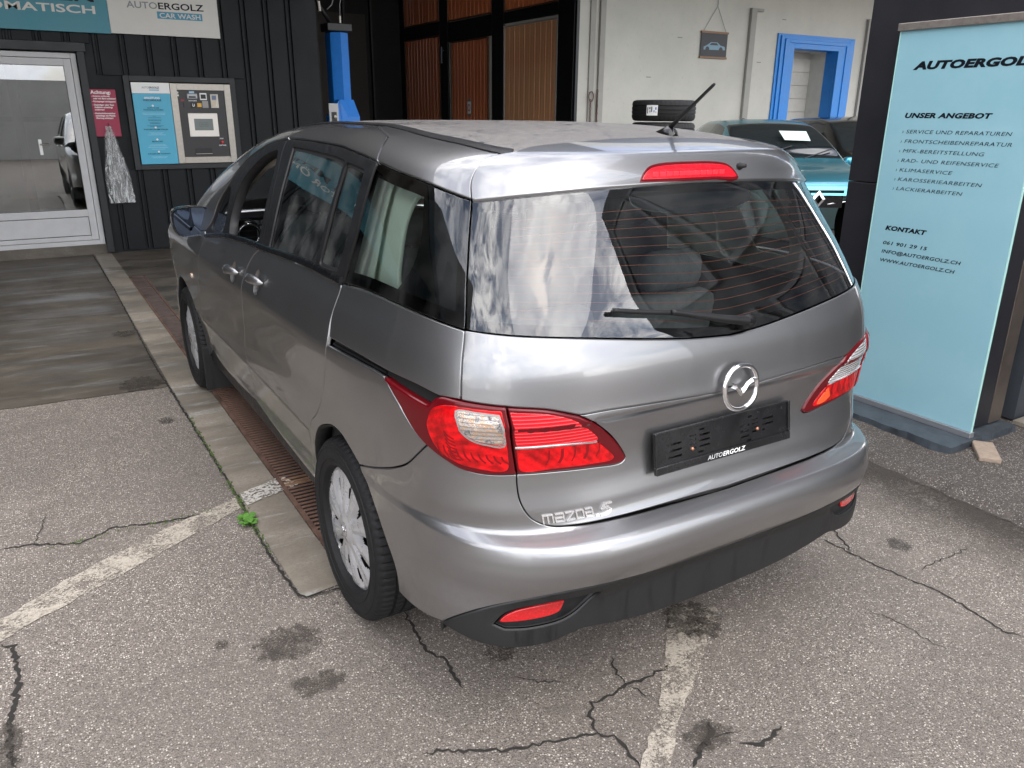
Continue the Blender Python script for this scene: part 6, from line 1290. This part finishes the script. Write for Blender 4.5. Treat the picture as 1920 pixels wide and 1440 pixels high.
# ================================================================== two parked cars at the wall
def small_car(root,org,head,L_,W_,H_,paint,kind):
    """hatchback seen from its front quarter; sections lofted along the car, split into named parts"""
    cs,sn=math.cos(head),math.sin(head)
    # stations: y, z_low, z_belt, z_top, half width, top half width
    T=[(0,.30,.66,.74,.48,.40),(.06,.22,.68,.84,.66,.50),(.18,.18,.72,.90,.78,.60),(.45,.17,.80,.965,.845,.66),(.80,.17,.86,1.02,.868,.68),(1.10,.17,.90,1.09,.868,.68),(1.35,.17,.92,1.24,.868,.64),(1.65,.17,.935,1.40,.868,.585),(1.95,.17,.95,1.505,.866,.545),(2.35,.17,.965,1.555,.864,.535),(2.9,.17,.985,1.545,.86,.525),(3.4,.17,1.01,1.49,.855,.50),(3.72,.18,1.04,1.38,.84,.48),(3.95,.22,1.05,1.16,.80,.55),(4.06,.35,.95,1.02,.70,.5)]
    T=np.array(T); sc=np.array([L_/4.06,H_/1.555,H_/1.555,H_/1.555,W_/1.736,W_/1.736]); T=T*sc
    fs=[_pc(T[:,0],T[:,i]) for i in range(1,6)]
    def Q(u,w):
        """u along 0..1, w across: 0 sill .. 1 belt .. 2 roof edge .. 3 centre"""
        y=u*T[-1,0]; zl,zb,zt,hw,tw=[float(f_(y)) for f_ in fs]
        if w<=1: t=w; x=hw*(.93+.07*math.sin(t*math.pi*.75)/.9) ; x=hw*(.94+.06*math.sin(min(1,t*1.15)*math.pi/1.3)); z=zl+(zb-zl)*t
        elif w<=2: t=w-1; x=hw*.985+(tw-hw*.985)*(t**1.25); z=zb+(zt-zb)*(1-(1-t)**1.35)*.955
        else: t=w-2; x=tw*(1-t); z=zb+(zt-zb)*(.955+.045*(1-(1-t)**2.2))
        return x,y,z
    nu,nw=150,66; us=[(i/nu)**1.15 for i in range(nu+1)]; ws=[3*j/nw for j in range(nw+1)]
    def world(x,y,z): return (org[0]+x*cs-y*sn,org[1]+x*sn+y*cs,org[2]+z)
    parts={}
    s_y=L_/4.06; sz=H_/1.555
    for sd_ in (1,-1):
        grid=[[Q(u,w) for w in ws] for u in us]
        for i in range(nu):
            for j in range(nw):
                qd=[grid[i][j],grid[i+1][j],grid[i+1][j+1],grid[i][j+1]]; x=sum(p[0] for p in qd)/4; y=sum(p[1] for p in qd)/4/s_y; z=sum(p[2] for p in qd)/4/sz; w=3*(j+.5)/nw
                nm='body_shell'
                wa_=min((abs(y-.76)),(abs(y-3.36)))
                if w<1 and math.hypot(wa_,z-.30)<.35: continue
                if w>1 and 1.13<y<1.93 and (w>2.0 or (w>1.93)): nm='windscreen'
                if 1.10<w<1.86 and 1.35+ (w-1.1)*.75<y<3.25-(w-1.1)*.25:
                    nm='side_window'; 
                    if abs(y-2.35)<.03 : nm='door_pillar'
                if w>1 and 3.45<y<3.80 and w>1.95: nm='rear_screen'
                if y<.30 and z<.42 : nm='lower_grille'
                if kind=='teal':
                    if .60<z<.70 and x>.36 and y<.55 and x>.30+0*y: nm='headlamp'
                    if y<.22 and .60<z<.69 and x<=.40: nm='upper_grille'
                    if y<.3 and .425<z<.45: nm='lower_grille'
                else:
                    if .62<z<.74 and x>.40 and y<.5: nm='headlamp'
                parts.setdefault(nm,[]).append([( sd_*p[0],p[1],p[2]) for p in (qd if sd_==1 else qd[::-1])])
    M_={'body_shell':paint,'windscreen':M_winref2,'side_window':M_winref2,'rear_screen':M_winref2,'door_pillar':M_gloss,'lower_grille':M_gloss,'upper_grille':M_gloss,'headlamp':M_hl}
    for nm,qs in parts.items():
        idx={};v=[];f_=[]
        for qd in qs:
            fc=[]
            for p in qd:
                k=(round(p[0],4),round(p[1],4),round(p[2],4))
                if k not in idx: idx[k]=len(v); v.append(world(*p))
                if idx[k] not in fc: fc.append(idx[k])
            if len(fc)>2: f_.append(fc)
        o=mesh(nm,v,f_,M_[nm],root,auto=38); bm=bmesh.new(); bm.from_mesh(o.data); bmesh.ops.recalc_face_normals(bm,faces=bm.faces)
        bm.to_mesh(o.data); bm.free()
    # wheels
    for y in (.76*s_y,3.36*s_y):
        for x in (-.78,.78):
            g=MB(); sx=1 if x>0 else -1; g.lathe([(.20,sx*.09),(.27,sx*.10),(.31,sx*.08),(.315,0),(.30,-sx*.10)],(x*W_/1.736,y,.315),'x',40); g.v=[world(*p) for p in g.v]; g.build('tyre',M_rubber,root,smooth=True)
            g=MB(); g.lathe([(.0001,sx*.07),(.06,sx*.075),(.20,sx*.085),(.205,sx*.07)],(x*W_/1.736,y,.315),'x',30); g.v=[world(*p) for p in g.v]; g.build('wheel_rim',M_cap,root)
    # mirrors
    for sx in (-1,1):
        g=MB(); g.box((-.10,-.07,-.065),(.10,.07,.065),bev=.045); g.v=[world(sx*(.98*W_/1.736)+p[0],1.52*s_y+p[1],1.03*sz+p[2]) for p in g.v]; g.build('door_mirror',paint if sx>0 or kind!='teal' else paint,root,auto=60)
    g=MB(); g.v=[]; g.box((-.72,1.0*s_y,1.035*sz),(.72,1.12*s_y,1.05*sz)); g.v=[world(*p) for p in g.v]; g.build('cowl',M_gloss,root)
    g=MB()
    for a,b in (((-.45,1.10,1.09),(.10,1.30,1.235)),((.20,1.10,1.09),(.60,1.25,1.20))): g.tube([world(a[0],a[1]*s_y,a[2]*sz),world(b[0],b[1]*s_y,b[2]*sz)],.008,6)
    g.build('windscreen_wiper',M_frame,root)
    return world,s_y,sz
q=NT('teal_metallic'); q.set(Base_Color=q.mix(q.ramp(q.noise(700,1),[(.4,0.),(.6,1.)]),(.03,.24,.33),(.06,.33,.43)),Metallic=.75,Roughness=.30,Coat_Weight=1.0,Coat_Roughness=.02); M_tealp=q.m
M_blackp=mat('black_car_paint',(.006,.006,.007),.2,coat=1); M_winref2=mat('tinted_car_glass',(.012,.016,.018),.04,coat=.5); M_hl=mat('headlamp_glass',(.42,.45,.47),.10,metal=.7,coat=1,nscale=30,namt=.5)
z0_=.036; hd_=math.radians(-30)   # heading: nose towards the camera, turned a little to the right
tc1=thing('turquoise_hatchback','turquoise compact car parked before the beige wall, white paper behind its windscreen','car',(6.3,3.9,z0_))
W1_,sy1,sz1=small_car(tc1,(6.22,3.78,z0_),hd_,4.08,1.76,1.56,M_tealp,'teal')
# diamond emblem, lamp strip, paper, aerial
g=MB(); d=[(0,-.02,.80),(-.085,.0,.70),(0,-.02,.60),(.085,.0,.70)]; i_=[(0,-.025,.755),(-.045,-.02,.70),(0,-.025,.645),(.045,-.02,.70)]
v=[W1_(*p) for p in d]+[W1_(*p) for p in i_]+[W1_(p[0],p[1]+.06,p[2]) for p in d]; g.add(v,[(0,1,5,4),(1,2,6,5),(2,3,7,6),(3,0,4,7),(0,8,9,1),(1,9,10,2),(2,10,11,3),(3,11,8,0)]); g.build('diamond_emblem',M_chrome,tc1)
g=MB(); g.add([W1_(*p) for p in ((-.30,.01,.80),(.30,.01,.80),(.30,.03,.60),(-.30,.03,.60))],[(0,1,2,3)]); g.build('grille_panel',M_gloss,tc1)
for sx in (-1,1):
    g=MB(); g.tube([W1_(sx*.12,.015,.64),W1_(sx*.30,.05,.66),W1_(sx*.50,.07,.70),W1_(sx*.66,.15,.75)],.010,6); g.build('chrome_strip',M_chrome,tc1,smooth=True)
    g=MB(); g.tube([W1_(sx*.50,.04,.61),W1_(sx*.60,.06,.56),W1_(sx*.66,.12,.48),W1_(sx*.60,.10,.42)],.012,6); g.build('daytime_lamp',M_white,tc1,smooth=True)
def wsq(u,y0,z0): return W1_(u,y0,z0)
g=MB(); g.add([W1_(-.02,1.50,1.42),W1_(.34,1.50,1.415),W1_(.36,1.36,1.30),W1_(.02,1.36,1.31)],[(0,1,2,3)]); 
for i,p in enumerate(g.v): pass
g.build('windscreen_paper',mat('paper',(.50,.60,.56),.6),tc1)
g=MB(); g.box((-.03,-.06,0),(.03,.06,.055),bev=.02); g.v=[W1_(p[0],3.2+p[1],1.51+p[2]) for p in g.v]; g.build('roof_fin',M_gloss,tc1)
tc2=thing('black_hatchback','black compact car mostly hidden behind the turquoise car and the pylon','car',(9.4,4.0,z0_))
W2_,sy2,sz2=small_car(tc2,(9.15,4.2,z0_),math.radians(-22),4.1,1.78,1.60,M_blackp,'black')
E2=0
